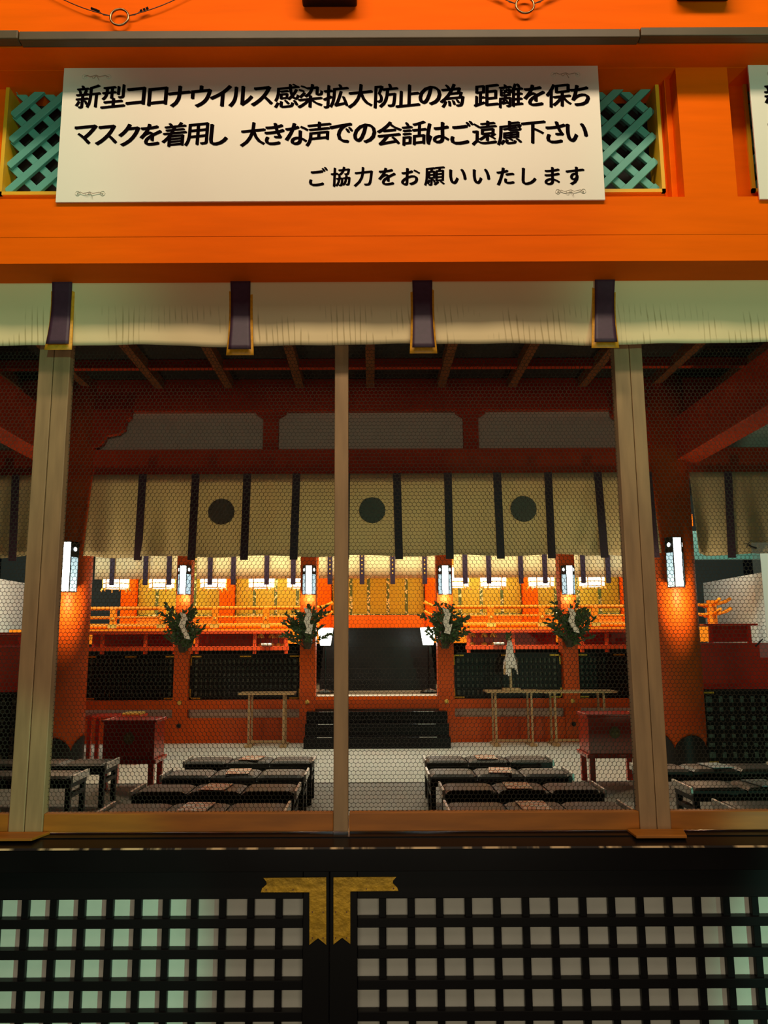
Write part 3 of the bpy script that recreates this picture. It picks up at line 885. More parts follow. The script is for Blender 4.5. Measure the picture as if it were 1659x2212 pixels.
FENCEB = mat('fence_backing', (0.20, 0.19, 0.15), 0.8)
GREENB = mat('green_gilt', (0.35, 0.62, 0.10), 0.4, metal=0.4)
zf1 = Z(1411, YR2)
Yf = YR2 + .02
fence(X(185, 1450, Yf), X(380, 1450, Yf), zb1 + .001, zf1, Yf, 18, 6, 'black lattice fence, far left between round column and outer left post')
fence(X(412, 1450, Yf), X(649, 1450, Yf), zb1 + .001, zf1, Yf, 22, 6, 'black lattice fence between outer left and inner left post')
fence(X(979, 1450, Yf), X(1211, 1450, Yf), zb1 + .001, zf1, Yf, 22, 6, 'black lattice fence between inner right and outer right post, behind the paper wand')
fence(X(1246, 1450, Yf), X(1430, 1450, Yf), zb1 + .001, zf1, Yf, 18, 6, 'black lattice fence, far right between outer right post and round column')
zfs = Z(1492, YH + .1)
fence(XCR + .28, 7.4, .001, zfs, YH + .1, 22, 7, 'black lattice fence standing right of the right round column')
fence(-7.4, XCL - .28, .001, zfs, YH + .1, 22, 7, 'black lattice fence standing left of the left round column')

# black steps in front of the opening
YSt = 12.15
st = thing('steps', 'black three-tread steps up to the opening between the inner posts', 'steps', (X(812, 1598, YSt), YSt, 0))
xs0, xs1 = X(655, 1590, YSt + .2), X(974, 1590, YSt + .2)
zs3 = zb2 - .02
m = MB()
for k in range(3):
    h = zs3 * (k + 1) / 3; y0 = YSt + k * .24
    o = B(xs0 + .02, xs1 - .02, y0, YR2 - .125, zs3 * k / 3 + (.001 if k else 0), h).build('tread', LACQ, st, .008)
    # short bright strips along the tread nosing
    for q0, q1 in ((.10, .20), (.78, .90)):
        a, b = xs0 + (xs1 - xs0) * q0, xs0 + (xs1 - xs0) * q1
        B(a, b, y0 - .002, y0 + .01, h - .005, h + .0015).build('nosing', CHROME, o)

# ---------------------------------------------------------------- inner stair, standing lamps
sx0_, sx1_ = X(690, 1400, 14.3), X(941, 1400, 14.3)
zin0 = zfl; Yi0, Yi1 = 14.4, 16.1
zin1 = Z(1357, Yi1)
ist = thing('inner_stair', 'wide black lacquered stair up to the sanctuary, between the lit shades', 'stair', ((sx0_ + sx1_) / 2, Yi0, zin0))
for k in range(6):
    y0 = Yi0 + (Yi1 - Yi0) * k / 6
    B(sx0_, sx1_, y0, Yi1 + .02, zin0 + (zin1 - zin0) * k / 6 + .001, zin0 + (zin1 - zin0) * (k + 1) / 6).build('tread', LACQ, ist)


def standing_lamp(px, label):
    Y = 13.7
    c = X(px, 1400, Y); z0 = zfl
    t = thing('standing_lamp', label, 'lamp', (c, Y, z0), 'standing lamps by the inner stair')
    zt, zb = Z(1356, Y), Z(1394, Y); w1, w2 = 16 / F * Y, 10.5 / F * Y
    MB().lathe((c, Y, z0), [(.15, 0.001), (.15, .02), (.10, .05), (.03, .07)], 20).build('base', LACQ, t)
    MB().tube([(c, Y, z0 + .05), (c, Y, zb)], .018, 10).build('pole', LACQ, t)
    vs = []
    for z, q in ((zb, w2), (zt, w1)): vs += [(c - q, Y - q, z), (c + q, Y - q, z), (c + q, Y + q, z), (c - q, Y + q, z)]
    MB().add(vs, [(0, 1, 5, 4), (1, 2, 6, 5), (2, 3, 7, 6), (3, 0, 4, 7), (0, 3, 2, 1), (4, 5, 6, 7)]).build('lamp_shade', SHADE, t, .01)
    return t


light('standing_lamp_light', 'POINT', (X(728, 1375, 13.7), 13.62, Z(1375, 13.7)), None, 7, (.85, 1.0, .95), .06)
light('standing_lamp_light', 'POINT', (X(900, 1375, 13.7), 13.62, Z(1375, 13.7)), None, 7, (.85, 1.0, .95), .06)
standing_lamp(703, 'standing lamp with glowing white tapered shade, left of the inner stair')
standing_lamp(925, 'standing lamp with glowing white tapered shade, right of the inner stair')

# ---------------------------------------------------------------- red open shelves with instruments


def shelf(px0, px1, mids, label):
    Y = 14.2
    x0, x1 = X(px0, 1390, Y), X(px1, 1390, Y)
    z1, z0 = Z(1361, Y), Z(1404, Y)
    t = thing('open_shelf', label, 'shelf', ((x0 + x1) / 2, Y, zfl), 'red open shelves')
    B(x0 - .03, x1 + .03, Y - .22, Y + .22, z1 - .06, z1).build('top', REDSHELF, t, .006)
    B(x0, x1, Y - .2, Y + .2, z0, z0 + .075).build('shelf_board', REDSHELF, t, .006)
    B(x0 + .02, x1 - .02, Y + .15, Y + .18, z0 + .07, z1 - .05).build('back_panel', REDDK, t)
    for px in [px0 + 2] + mids + [px1 - 2]:
        xx = X(px, 1390, Y)
        B(xx - .03, xx + .03, Y - .19, Y - .13, zfl, z1 - .055).build('upright', REDSHELF, t, .004)
    return t


REDDK = mat('shelf_back_red', (0.42, 0.03, 0.008), 0.45)
shelf(190, 385, [228, 320], 'red open shelf, left of the outer left post')
shelf(416, 622, [430, 553], 'red open shelf with gold bells, left of the inner left post')
shelf(1008, 1208, [1105], 'red open shelf with gold bells, right of the inner right post')
shelf(1250, 1400, [1305], 'red open shelf, right of the outer right post')


def hand_bell():
    t = thing('hand_bell', '', 'bell', (0, 0, 0))
    m = MB()
    for lvl, (rr, z) in enumerate(((.062, .20), (.045, .235), (.02, .262))):
        for k in range(5):
            a = 2 * pi * k / 5 + lvl
            c = Vector((rr * cos(a), rr * sin(a), z)); m.lathe(c, [(.003, -.024), (.020, -.013), (.024, 0), (.018, .015), (.003, .024)], 8)
    m.build('bells', GOLD, t, smooth=True)
    MB().lathe((0, 0, 0), [(.012, .03), (.012, .17), (.03, .185), (.012, .20)], 10).build('handle', NAIL, t)
    MB().lathe((0, 0, 0), [(.07, 0.001), (.075, .03), (.04, .06), (.012, .07)], 12).build('base', GOLD, t)
    return t


zsh = Z(1404, 14.2) + .076
hb = hand_bell()
spots = [(563, 'leftmost on the shelf left of the inner left post'), (587, 'second on the shelf left of the inner left post'), (602, 'third on the shelf left of the inner left post'), (616, 'nearest the inner left post on its shelf'),
         (1021, 'nearest the inner right post on its shelf'), (1046, 'middle one on the shelf right of the inner right post'), (1066, 'on the right-hand shelf, nearest the paper wand')]
for i, (px, lab) in enumerate(spots):
    p = (X(px, 1390, 14.15), 14.15, zsh)
    if i == 0: hb.scale = (.76,) * 3; hb.location = p; hb['label'] = 'small gold hand bell, ' + lab; hb['group'] = 'gold bells on the red shelves'
    else: dup(hb, p, 'small gold hand bell, ' + lab, 'gold bells on the red shelves')
for px, lab in ((576, 'white paper roll lying on the shelf left of the inner left post'), (1078, 'white paper roll lying on the shelf behind the paper wand')):
    x = X(px, 1393, 13.98); tag(MB().tube([(x - .09, 13.98, zsh + .026), (x + .09, 13.98, zsh + .026)], .025, 12).build('paper_roll', PAPER, None, smooth=True), lab, 'paper roll', 'paper rolls on the red shelves')

# ---------------------------------------------------------------- sanctuary
YK = 17.9
zdeck = Z(1357, 16.2)
struct(B(-7.3, 7.3, 16.2, 19.2, zdeck - .30, zdeck), 'floor_veranda', RAILP, 'vermilion veranda floor edge of the sanctuary', 'floor')
zsill = Z(1329, YK)
struct(B(X(262, 1340, YK), 6.6, YK - .05, YK + .15, zdeck + .001, zsill), 'sill_sanctuary', RAILP, 'vermilion sill under the bamboo blinds of the sanctuary', 'sill', .004)
zk_top = 4.6
for i, (p0, p1) in enumerate(((264, 296), (476, 507), (686, 716), (918, 945), (1128, 1160), (1341, 1372))):
    a, b = X(p0, 1290, YK), X(p1, 1290, YK)
    struct(B(a, b, YK - .12, YK + .2, zdeck + .001, zk_top), 'pillar', ORANGE, '%s vermilion pillar from the left in the sanctuary front' % ('first', 'second', 'third', 'fourth', 'fifth', 'sixth')[i], 'pillar', .01)
FLORAL = mat('floral_braid', (0.66, 0.60, 0.10), 0.5)
nt = FLORAL.node_tree; vo = nt.nodes.new('ShaderNodeTexVoronoi'); vo.inputs['Scale'].default_value = 18
tc = nt.nodes.new('ShaderNodeTexCoord'); nt.links.new(tc.outputs['Object'], vo.inputs['Vector'])
cr = nt.nodes.new('ShaderNodeValToRGB'); cr.color_ramp.elements[0].position = .35; cr.color_ramp.elements[0].color = (.85, .80, .30, 1); cr.color_ramp.elements[1].position = .5; cr.color_ramp.elements[1].color = (.10, .16, .02, 1)
nt.links.new(vo.outputs['Distance'], cr.inputs[0]); nt.links.new(cr.outputs[0], nt.nodes['Principled BSDF'].inputs['Base Color'])
for p0, p1, bands, lab in ((297, 475, (338, 382, 420), 'gold bamboo blind in the sanctuary, first bay from the left'), (508, 685, (549, 595, 642), 'gold bamboo blind in the sanctuary, between second and third pillar'),
                           (717, 917, (758, 796, 838, 878), 'gold bamboo blind in the middle bay of the sanctuary'), (946, 1127, (994, 1040, 1085), 'gold bamboo blind in the sanctuary, between fourth and fifth pillar'),
                           (1161, 1340, (1201, 1250, 1297), 'gold bamboo blind in the sanctuary, right of the fifth pillar')):
    a, b = X(p0, 1290, YK), X(p1, 1290, YK)
    t = thing('bamboo_blind', lab, 'blind', ((a + b) / 2, YK + .05, zsill), 'bamboo blinds of the sanctuary')
    B(a + .002, b - .002, YK + .05, YK + .06, zsill + .002, zk_top).build('slats', BLIND, t)
    for px in bands:
        c = X(px, 1290, YK); B(c - .035, c + .035, YK + .043, YK + .049, zsill + .002, zk_top).build('braid', FLORAL, t)
    for c in (a + .012, b - .012): B(c - .01, c + .01, YK + .043, YK + .049, zsill + .002, zk_top).build('braid', FLORAL, t)
    B(a, b, YK + .041, YK + .049, zsill + .002, zsill + .03).build('braid', FLORAL, t)
# railing on the veranda edge


def railing(x0, x1, label, mids, curl0=0, curl1=0):
    Y = 16.32
    zt, zm, zb = Z(1312, Y), Z(1332, Y), Z(1352, Y)
    t = thing('railing', label, 'railing', ((x0 + x1) / 2, Y, zdeck), 'vermilion railings of the veranda')
    for z, r_, nm in ((zt, .038, 'top_rail'), (zm, .03, 'middle_rail'), (zdeck + .06, .055, 'bottom_rail')):
        pts = [(x0 + (x1 - x0) * k / 10, Y, z) for k in range(11)]
        if nm != 'bottom_rail':
            if curl1: pts += [(x1 + curl1 * .10, Y, z + .02), (x1 + curl1 * .2, Y, z + .06), (x1 + curl1 * .27, Y, z + .11)]
            if curl0: pts = [(x0 + curl0 * .27, Y, z + .11), (x0 + curl0 * .2, Y, z + .06), (x0 + curl0 * .1, Y, z + .02)] + pts
        MB().tube(pts, r_, 10).build(nm, RAILP, t, smooth=True)
    for px in mids:
        x = X(px, 1330, Y)
        B(x - .06, x + .06, Y - .05, Y + .05, zdeck + .001, zt).build('baluster', RAILP, t, .006)
        B(x - .09, x + .09, Y - .058, Y - .05, zdeck + .02, zdeck + .10).build('plate_fitting', GOLD, t)
        MB().lathe((x, Y - .06, zm - .02), [(.004, -.03), (.028, -.015), (.028, .015), (.004, .03)], 10).build('stud', GOLD, t)
    return t


railing(X(150, 1330, 16.32), X(690, 1330, 16.32), 'vermilion veranda railing left of the inner stair', (245, 350, 465, 575, 660), 0, 1)
railing(X(945, 1330, 16.32), X(1420, 1330, 16.32), 'vermilion veranda railing right of the inner stair', (975, 1060, 1170, 1285), -1, 0)
# corner railing seen right of the right column, with upturned crossing ends
c = P(1540, 1352, 16.4)
t = thing('railing', 'gilded corner of the veranda railing, right of the right round column', 'railing', c, 'vermilion railings of the veranda')
for px, zt in ((0, 1310), (0, 1331)):
    z = Z(zt, 16.4)
    MB().tube([(c.x - .36, 16.4, z + .02), (c.x - .2, 16.4, z), (c.x + .1, 16.4, z + .015), (c.x + .3, 16.4, z + .07), (c.x + .40, 16.4, z + .13)], .034, 10).build('rail', RAILP, t, smooth=True)
    MB().tube([(c.x, 16.75, z - .02), (c.x, 16.4, z - .01), (c.x, 16.15, z + .05), (c.x, 16.0, z + .10)], .034, 10).build('rail', RAILP, t, smooth=True)
B(c.x - .08, c.x + .08, 16.34, 16.46, zdeck + .001, Z(1300, 16.4)).build('baluster', RAILP, t, .008)

# sanctuary curtain lengths
YQ = 16.8
ZBM = 3.95
struct(B(-6.8, 6.8, 16.7, 17.5, ZBM, ZBM + .25), 'beam', ORANGE, 'vermilion eave beam from which the sanctuary curtains and lanterns hang', 'beam')


def sanct(px0, px1, bands, label, fig):
    a, b = X(px0, 1230, YQ), X(px1, 1230, YQ); zh = Z(1249, YQ); zt = ZBM
    t = thing('curtain', label, 'curtain', ((a + b) / 2, YQ, zt), 'white sanctuary curtains')

    def f(u, v):
        x = a + (b - a) * u; return (x, YQ + .012 * v * sin(x * 14) + .006 * sin(x * 33), zt + (zh - zt) * v)
    MB().grid(f, 60, 4, .003).build('cloth', CLOTH_IN, t, smooth=True)
    for px in bands:
        c = X(px, 1230, YQ); w_ = 5.2 / F * YQ
        o = B(c - w_, c + w_, YQ - .05, YQ - .044, zh - .13, zt).build('band', PURPLE2, t)
        if fig:
            m = MB()
            for k in range(6):
                zz = zh + .1 + k * .09; m.lathe((c, YQ - .051, zz), [(.002, -.022), (.018, 0), (.002, .022)], 8)
            m.build('motif', GOLD, o)
    # pale gold disc on the cloth, half hidden by the hall curtain
    return t


sanct(205, 392, (244, 316, 367), 'white sanctuary curtain over the first bay from the left', False)
sanct(425, 655, (455, 505, 577, 634), 'white sanctuary curtain left of the inner left post', False)
sanct(688, 944, (713, 782, 848, 917), 'white sanctuary curtain with gold motifs over the middle bay', True)
sanct(980, 1205, (1004, 1055, 1124, 1176), 'white sanctuary curtain right of the inner right post', False)
sanct(1238, 1400, (1258, 1312, 1375), 'white sanctuary curtain over the last bay on the right', False)


def hang_lantern():
    t = thing('hanging_lantern', '', 'lantern', (0, 0, 0))
    hx = lambda r_, z, y=1: [(r_ * cos(k * pi / 3) * 1.15, r_ * sin(k * pi / 3) * y, z) for k in range(6)]
    m = MB(); vs = hx(.235, 0) + hx(.25, .42); m.add(vs, [(k, (k + 1) % 6, (k + 1) % 6 + 6, k + 6) for k in range(6)] + [tuple(range(5, -1, -1)), tuple(range(6, 12))])
    m.build('glass_body', LANTG, t)
    f = MB()
    for z, r_ in ((0, .245), (.105, .248), (.42, .26)):
        q = [Vector(p) for p in hx(r_, z)]; f.tube(q, .011, 6, True)
    a, b = hx(.245, -.03), hx(.26, .44)
    for k in range(6): f.tube([a[k], b[k]], .012, 6)
    f.build('frame', GOLD, t)
    g = MB(); a = hx(.25, 0)
    for k in range(6):
        p = Vector(a[k]); o_ = Vector((p.x, p.y, 0)).normalized(); g.tube([p, p + o_ * .035 + Vector((0, 0, -.05)), p + o_ * .015 + Vector((0, 0, -.075))], [.02, .018, .01], 6)
    g.build('foot', GOLD, t, smooth=True)
    r_ = MB(); vs = hx(.34, .44) + hx(.08, .60); r_.add(vs, [(k, (k + 1) % 6, (k + 1) % 6 + 6, k + 6) for k in range(6)] + [tuple(range(5, -1, -1)), tuple(range(6, 12))]); r_.tube([(0, 0, .59), (0, 0, ZBM - Z(1269, 17.3))], .012, 6); r_.build('roof', GOLD, t)
    return t


hl_ = hang_lantern()
for i, (px, lab) in enumerate(((250, 'first'), (349, 'second'), (460, 'third'), (565, 'fourth'), (648, 'fifth'), (985, 'sixth'), (1066, 'seventh'), (1170, 'eighth'), (1279, 'ninth'))):
    Y = 17.3; p = (X(px, 1272, Y), Y, Z(1269, Y)); lb = 'glowing gold-framed hanging lantern, %s from the left' % lab
    if i == 0: hl_.location = p; hl_['label'] = lb; hl_['group'] = 'hanging lanterns of the sanctuary'
    else: dup(hl_, p, lb, 'hanging lanterns of the sanctuary')

# walls around
struct(B(-9, 9, 19.3, 19.5, 0, 6), 'wall_back', mat('night_wall', (.012, .02, .018), .8), 'dark rear wall far behind the sanctuary', 'wall')
zw = 2.93
for s, side in ((-1, 'left'), (1, 'right')):
    a, b = sorted((s * 8.0, s * 8.15))
    struct(B(a, b, 3.2, 19.3, 0, zw), 'wall_' + side, WALLW, 'white plaster wall along the %s side of the hall' % side, 'wall')
    a, b = sorted((s * 4.3, s * 7.9))
    zr_, zrt = 0.0, Z(1392, 12.0)
    tag(B(a, b, 12.0, 12.1, 0, zrt).build('red_screen', REDLACQ, None, .005), 'low dark red screen in the %s side bay behind the lattice fence' % side, 'screen', 'red screens in the side bays')
    # red stand behind the screen
    pa, pb = (1522, 1612) if s > 0 else (-40, 58)
    Y = 12.6
    xa_, xb_ = X(pa, 1370, Y), X(pb, 1370, Y)
    st_ = thing('red_stand', 'red lacquered stand with a thin top in the %s side bay' % side, 'stand', ((xa_ + xb_) / 2, Y, 0), 'red stands in the side bays')
    zt = Z(1351 if s > 0 else 1363, Y)
    B(xa_ - .08, xb_ + .10, Y - .2, Y + .2, zt - .03, zt).build('top', REDLACQ, st_, .004)
    for xx in (xa_ + .03, xb_ - .03): B(xx - .025, xx + .025, Y - .18, Y - .13, 0, zt - .031).build('leg', REDLACQ, st_)
    B(xa_ + .06, xb_ - .06, Y - .15, Y - .13, zt - .28, zt - .031).build('apron', REDDK, st_)
struct(B(6.25, 9, 15.5, 15.6, Z(1212, 15.5), Z(1150, 15.5)), 'beam', mat('green_beam', (.012, .06, .045), .6), 'green beam in the right side bay under the curtain', 'beam')

# ---------------------------------------------------------------- evergreen sprays with paper streamers


def shide(parent, pts_px, Y, wpx=13):
    """zigzag folded paper"""
    m = MB(); w_ = wpx / F * Y
    for k, (px, py, sx) in enumerate(pts_px):
        p = P(px, py, Y); h = 17 / F * Y
        y = Y - .01 * (k % 2)
        vs = [(p.x, y, p.z), (p.x + w_, y, p.z - h * .25 * sx), (p.x + w_ + sx * w_ * .4, y + .012, p.z - h * 1.05), (p.x + sx * w_ * .4, y + .012, p.z - h * .85)]
        m.add(vs + [(a, b + .002, c) for a, b, c in vs], [(0, 1, 2, 3), (7, 6, 5, 4), (0, 4, 5, 1), (1, 5, 6, 2), (2, 6, 7, 3), (3, 7, 4, 0)])
    return m.build('paper_streamer', PAPER, parent)


def spray(px, py0, py1, halfw, seed, label, tail):
    Y = YR2 - .28
    r = random.Random(seed); c = P(px, (py0 + py1) / 2, Y)
    zt, zb = Z(py0, Y), Z(py1, Y); hw = halfw / F * Y
    t = thing('evergreen_spray', label, 'branch', (c.x, Y, zb), 'evergreen sprays on the rear posts')
    st_ = MB(); lf = MB()
    for k in range(46):
        a = r.uniform(-1, 1); zz = zb + (zt - zb) * r.uniform(.12, .72)
        tip = Vector((c.x + hw * a * r.uniform(.6, 1.0), Y - r.uniform(.02, .20), zz + (zt - zb) * r.uniform(.02, .28)))
        root = Vector((c.x + a * hw * .15, Y + .02, zz - .10))
        mid = (root + tip) / 2 + Vector((0, -.03, .02))
        st_.tube([root, mid, tip], [.007, .005, .002], 5)
        for q in range(13):
            f = .25 + .75 * q / 12
            p = root.lerp(mid, min(1, f * 2)) if f < .5 else mid.lerp(tip, f * 2 - 1)
            d = Vector((r.uniform(-1, 1) + a * .7, r.uniform(-.7, .3), r.uniform(-.35, .9))).normalized()
            L = r.uniform(.055, .10); s_ = d.cross(Vector((r.uniform(-.3, .3), 1, r.uniform(-.3, .3)))).normalized() * (L * .24)
            n = d.cross(s_).normalized() * (L * .07)
            lf.add([p, p + d * L * .35 + s_, p + d * L, p + d * L * .35 - s_, p + d * L * .45 + n], [(0, 1, 4), (1, 2, 4), (2, 3, 4), (3, 0, 4)])
    st_.build('twigs', STEMM, t); lf.build('foliage', LEAF, t)
    MB().lathe((c.x, Y + .05, zb), [(.05, 0), (.075, .10), (.075, .35), (.05, .42)], 14).build('binding', STEMM, t)
    shide(t, tail, Y - .22)
    return t


spray(394, 1298, 1408, 54, 11, 'evergreen spray with white paper streamer on the outer left post', [(388, 1322, 1), (391, 1338, -1), (388, 1352, 1), (394, 1364, 1)])
spray(664, 1292, 1402, 56, 12, 'evergreen spray with white paper streamer on the inner left post', [(656, 1312, 1), (661, 1328, -1), (657, 1342, 1), (664, 1352, -1)])
spray(962, 1294, 1402, 58, 13, 'evergreen spray with white paper streamer on the inner right post', [(955, 1312, 1), (961, 1328, -1), (956, 1342, 1), (964, 1352, -1)])
spray(1230, 1294, 1400, 54, 14, 'evergreen spray with white paper streamer on the outer right post', [(1226, 1312, 1), (1231, 1328, -1), (1228, 1340, 1), (1234, 1350, 1)])

# ---------------------------------------------------------------- tables before the rear beam


def table(px0, px1, pyt, legs, label):
    Y = 12.55
    x0, x1 = X(px0, pyt, Y), X(px1, pyt, Y); z = Z(pyt, Y)
    t = thing('offering_table', label, 'table', ((x0 + x1) / 2, Y, 0), 'thin-legged offering tables')
    B(x0, x1, Y - .22, Y + .2, z - .03, z).build('top', TABLEW, t, .004)
    for px in legs:
        x = X(px, 1560, Y)
        for yy in (Y - .17, Y + .15):
            B(x - .015, x + .015, yy - .015, yy + .015, .035, z - .031).build('leg', TABLEW, t)
        B(x - .05, x + .05, Y - .24, Y + .22, 0, .034).build('foot_rail', TABLEW, t)
    B(X(legs[0], 1560, Y), X(legs[-1], 1560, Y), Y - .02, Y + .02, .05, .08).build('stretcher', TABLEW, t)
    return t


table(519, 638, 1494, (541, 615), 'thin-legged wooden table, left of the black steps')
t_r = table(1047, 1166, 1492, (1068, 1145), 'thin-legged wooden table carrying the paper wand, right of the steps')
table(1169, 1325, 1493, (1195, 1300), 'thin-legged wooden table, right of the table with the paper wand')
# paper wand
Y = 12.5
c = P(1104, 1491, Y)
t = thing('paper_wand', 'purification wand of white paper streamers on a wooden stand', 'wand', c)
B(c.x - .13, c.x + .13, Y - .09, Y + .09, c.z + .001, c.z + .035).build('stand', TABLEW, t, .004)
B(c.x - .018, c.x + .018, Y - .018, Y + .018, c.z + .034, Z(1372, Y)).build('rod', TABLEW, t)
m = MB(); r = random.Random(4)
zt, zbm = Z(1384, Y), Z(1450, Y)
for k in range(34):
    a = r.uniform(0, 2 * pi); x, y = c.x + .02 * cos(a), Y + .02 * sin(a); z = zt - r.uniform(0, .04); w_ = .022
    L = (zt - zbm) / 4 * r.uniform(.8, 1.1)
    for q in range(4):
        spread = .030 + .006 * q
        nx, ny = x + spread * cos(a) * (1 if q % 2 == 0 else .25), y + spread * sin(a) * (1 if q % 2 == 0 else .25)
        tx, ty = -sin(a) * w_, cos(a) * w_
        m.add([(x - tx, y - ty, z), (x + tx, y + ty, z), (nx + tx, ny + ty, z - L), (nx - tx, ny - ty, z - L)], [(0, 1, 2, 3)])
        x, y, z = nx, ny, z - L
m.build('paper_streamer', PAPER, t)
lf = MB()
for k in range(14):
    a = r.uniform(-1, 1); p = Vector((c.x - .01, Y - .02, Z(1384, Y) + .012 * k * .6)); d = Vector((a - .3, -.3, r.uniform(.1, .9))).normalized(); s_ = Vector((d.z, 0, -d.x)) * .014
    lf.add([p, p + d * .03 + s_, p + d * .075, p + d * .03 - s_], [(0, 1, 2, 3)])
lf.build('sprig', LEAF, t)
# hemp tassel at the left of the streamers
MB().tube([(c.x - .07, Y - .05, Z(1430, Y)), (c.x - .095, Y - .05, Z(1452, Y)), (c.x - .10, Y - .05, Z(1458, Y))], [.02, .022, .018], 8).build('hemp_tassel', TABLEW, t)

# ---------------------------------------------------------------- red offering chests


def chest(px0, px1, pyt, pyb, pyleg, Y, label):
    x0, x1 = X(px0, pyb, Y), X(px1, pyb, Y); zt, zb = Z(pyt, Y), Z(pyb, Y); dp = .42
    t = thing('offering_chest', label, 'chest', ((x0 + x1) / 2, Y, 0), 'red offering chests')
    B(x0 + .02, x1 - .02, Y, Y + dp, zb + .045, zt - .025).build('body', REDLACQ, t, .006)
    # open top with raised rim
    m = MB(); e = .035
    m.box(x0, x1, Y - .02, Y + e - .02, zt - .026, zt); m.box(x0, x1, Y + dp - e + .02, Y + dp + .02, zt - .026, zt); m.box(x0, x0 + e, Y, Y + dp, zt - .026, zt); m.box(x1 - e, x1, Y, Y + dp, zt - .026, zt)
    for k in range(1, 7): m.box(x0 + e, x1 - e, Y + k * dp / 7 - .012, Y + k * dp / 7 + .012, zt - .02, zt - .006)
    m.build('rim', REDLACQ, t, .004)
    B(x0 - .01, x1 + .01, Y - .03, Y + dp + .03, zb, zb + .044).build('base_moulding', REDLACQ, t, .008)
    for xx in (x0 + .05, x1 - .05):
        for yy in (Y + .03, Y + dp - .03):
            B(xx - .03, xx + .03, yy - .03, yy + .03, 0, zb - .001).build('leg', REDLACQ, t, .004)
    cz = zt - (zt - zb) * .42
    cc = Vector(((x0 + x1) / 2, Y - .004, cz))
    m = MB().tube([cc + Vector((0, .01, 0)), cc], .062, 24)
    e_ = m.build('crest_plate', CHESTC, t); e_['label'] = 'dull gilt round crest'
    k_ = MB()
    for q in range(3):
        a = pi / 2 + q * 2 * pi / 3; k_.tube([cc + Vector((.025 * cos(a), -.001, .025 * sin(a))), cc + Vector((.025 * cos(a), -.006, .025 * sin(a)))], .018, 12)
    k_.build('crest_relief', CHESTC2, e_)
    return t


CHESTC = mat('dull_gilt', (.26, .16, .05), .6, metal=.1)
CHESTC2 = mat('dull_gilt_light', (.42, .28, .10), .5, metal=.1)
chest(216, 336, 1553, 1648, 1684, 8.9, 'red lacquered offering chest with a gilt crest, left beside the left round column')
chest(1270, 1392, 1545, 1640, 1676, 9.0, 'red lacquered offering chest with a gilt crest, right, half behind the window joint')
# low table behind the left chest
Y = 10.9
x0, x1 = X(196, 1545, Y), X(312, 1545, Y); z = Z(1541, Y)
t = thing('side_table', 'low red table with a gilt tray behind the left offering chest', 'table', ((x0 + x1) / 2, Y, 0))
B(x0, x1, Y - .2, Y + .2, z - .03, z).build('top', REDLACQ, t, .004)
for xx in (x0 + .05, x1 - .05):
    for yy in (Y - .16, Y + .16): B(xx - .025, xx + .025, yy - .025, yy + .025, 0, z - .031).build('leg', REDLACQ, t)
xx = X(290, 1540, Y)
tag(B(xx - .12, xx + .12, Y - .14, Y + .1, z + .001, z + .03).build('gilt_tray', GOLD, None, .006), 'small gilt tray on the low table behind the left chest', 'tray')

# ---------------------------------------------------------------- benches


def bench(L=1.28, D=.40, H=.42):
    t = thing('bench', '', 'bench', (0, 0, 0))
    f = MB(); f.box(-L / 2, L / 2, -D / 2, D / 2, H - .115, H - .065)
    f.build('frame', BLACKM, t, .004)
    cw = L / 3
    for k in range(3):
        def cush(u, v, k=k):
            x = -L / 2 + k * cw + cw * u; y = -D / 2 + D * v
            e = min(1, 9 * min(u, 1 - u)) ** .5 if 0 < u < 1 else 0; g = min(1, 9 * min(v, 1 - v)) ** .5 if 0 < v < 1 else 0
            return (x + (.5 - u) * .012, y, H - .034 + .02 * e * g)
        m = MB().grid(cush, 12, 10)
        a = -L / 2 + k * cw + .006; m.box(a, a + cw - .012, -D / 2, D / 2, H - .064, H - .034)
        m.build('cushion', LEATHER, t, smooth=False)
    for s in (-1, 1):
        a, b = sorted((s * L / 2, s * (L / 2 + .02)))
        o = B(a, b, -D / 2 - .005, D / 2 + .005, H - .068, H - .006).build('end_trim', CHROME, t, .003)
        a, b = sorted((s * (L / 2 - .05), s * (L / 2 - .005)))
        for yy in (-D / 2 + .025, D / 2 - .025):
            B(a, b, yy - .022, yy + .022, 0, H - .116).build('leg', BLACKM, t, .003)
        B(a, b, -D / 2 + .05, D / 2 - .05, H - .20, H - .165).build('side_rail', BLACKM, t)
    return t


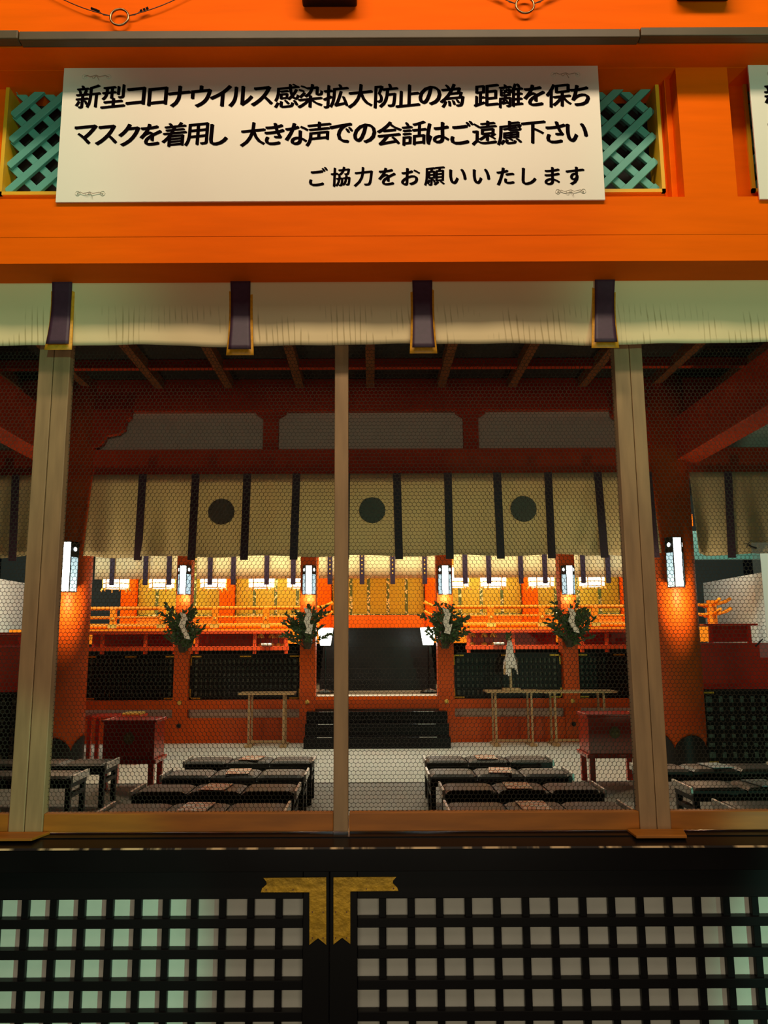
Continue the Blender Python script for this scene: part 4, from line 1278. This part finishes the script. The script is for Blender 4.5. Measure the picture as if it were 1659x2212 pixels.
b0 = bench()
Hs = .42
rowy = [(1745, 'front'), (1701, 'second'), (1667, 'third'), (1638, 'rear')]
first = True
LEAF_W = mat('leaflet_print', (.78, .70, .58), .35)
n2 = LEAF_W.node_tree; ck = n2.nodes.new('ShaderNodeTexNoise'); ck.inputs['Scale'].default_value = 16
tc2 = n2.nodes.new('ShaderNodeTexCoord'); n2.links.new(tc2.outputs['Object'], ck.inputs['Vector'])
c2 = n2.nodes.new('ShaderNodeValToRGB'); c2.color_ramp.elements[0].position = .46; c2.color_ramp.elements[0].color = (.75, .20, .03, 1); c2.color_ramp.elements[1].position = .54; c2.color_ramp.elements[1].color = (.85, .78, .66, 1)
n2.links.new(ck.outputs[0], c2.inputs[0]); n2.links.new(c2.outputs[0], n2.nodes['Principled BSDF'].inputs['Base Color'])
LEAF_B = mat('leaflet_blue', (.42, .55, .62), .35, var=.3, scale=20)


def leaflet(x, y, rot, m, label):
    t = B(-.10, .10, -.15, .15, 0, .006).build('leaflet', m, None)
    t.location = (x, y, Hs - .010); t.rotation_euler = (0, 0, rot)
    return tag(t, label, 'leaflet', 'leaflets on the benches')


ends = {'left': [(218, 617), (290, 641), (354, 661), (402, 678)], 'right': [(968, 1362), (956, 1300), (925, 1232), (918, 1190)]}
lx = {'left': [418, 462, 512, 541], 'right': [1158, 1122, 1084, 1052]}
for side in ('left', 'right'):
    for i, (py, rn) in enumerate(rowy):
        Y = floor_Y(py, Hs) + .0
        a, b = ends[side][i]
        x0, x1 = X(a, py, Y), X(b, py, Y)
        lab = 'black padded bench, %s row of the block %s of the aisle' % (rn, side)
        loc = ((x0 + x1) / 2, Y + .1, 0)
        if first: b0.location = loc; b0['label'] = lab; b0['group'] = 'black padded benches'; first = False; bb = b0
        else: bb = dup(b0, loc, lab, 'black padded benches')
        bb.scale = ((x1 - x0) / 1.30, 1, 1)
        leaflet(X(lx[side][i], py, Y), Y + .1, rnd.uniform(-.15, .15), LEAF_W, 'printed leaflet lying on the %s bench of the block %s of the aisle' % (rn, side))
for (px_end, py, side, lab) in ((240, 1642, 'L', 'black padded bench at far left, rear one beside the red chest'), (170, 1668, 'L', 'black padded bench at far left, in front of another bench'),
                                (1380, 1654, 'R', 'black padded bench at far right, rear one before the lattice fence'), (1478, 1692, 'R', 'black padded bench at far right, middle one'), (1572, 1738, 'R', 'black padded bench at far right, nearest one')):
    Y = floor_Y(py, Hs, px_end); xe = X(px_end, py, Y)
    xx = xe - .65 if side == 'L' else xe + .65
    dup(b0, (xx, Y + .05, 0), lab, 'black padded benches').scale = (1, 1, 1)
    if side == 'R' and py < 1700:
        leaflet(X(1550 if py < 1660 else 1655, py, Y), Y + .05, .1, LEAF_B, 'bluish leaflet on the %s bench at far right' % ('rear' if py < 1660 else 'middle'))
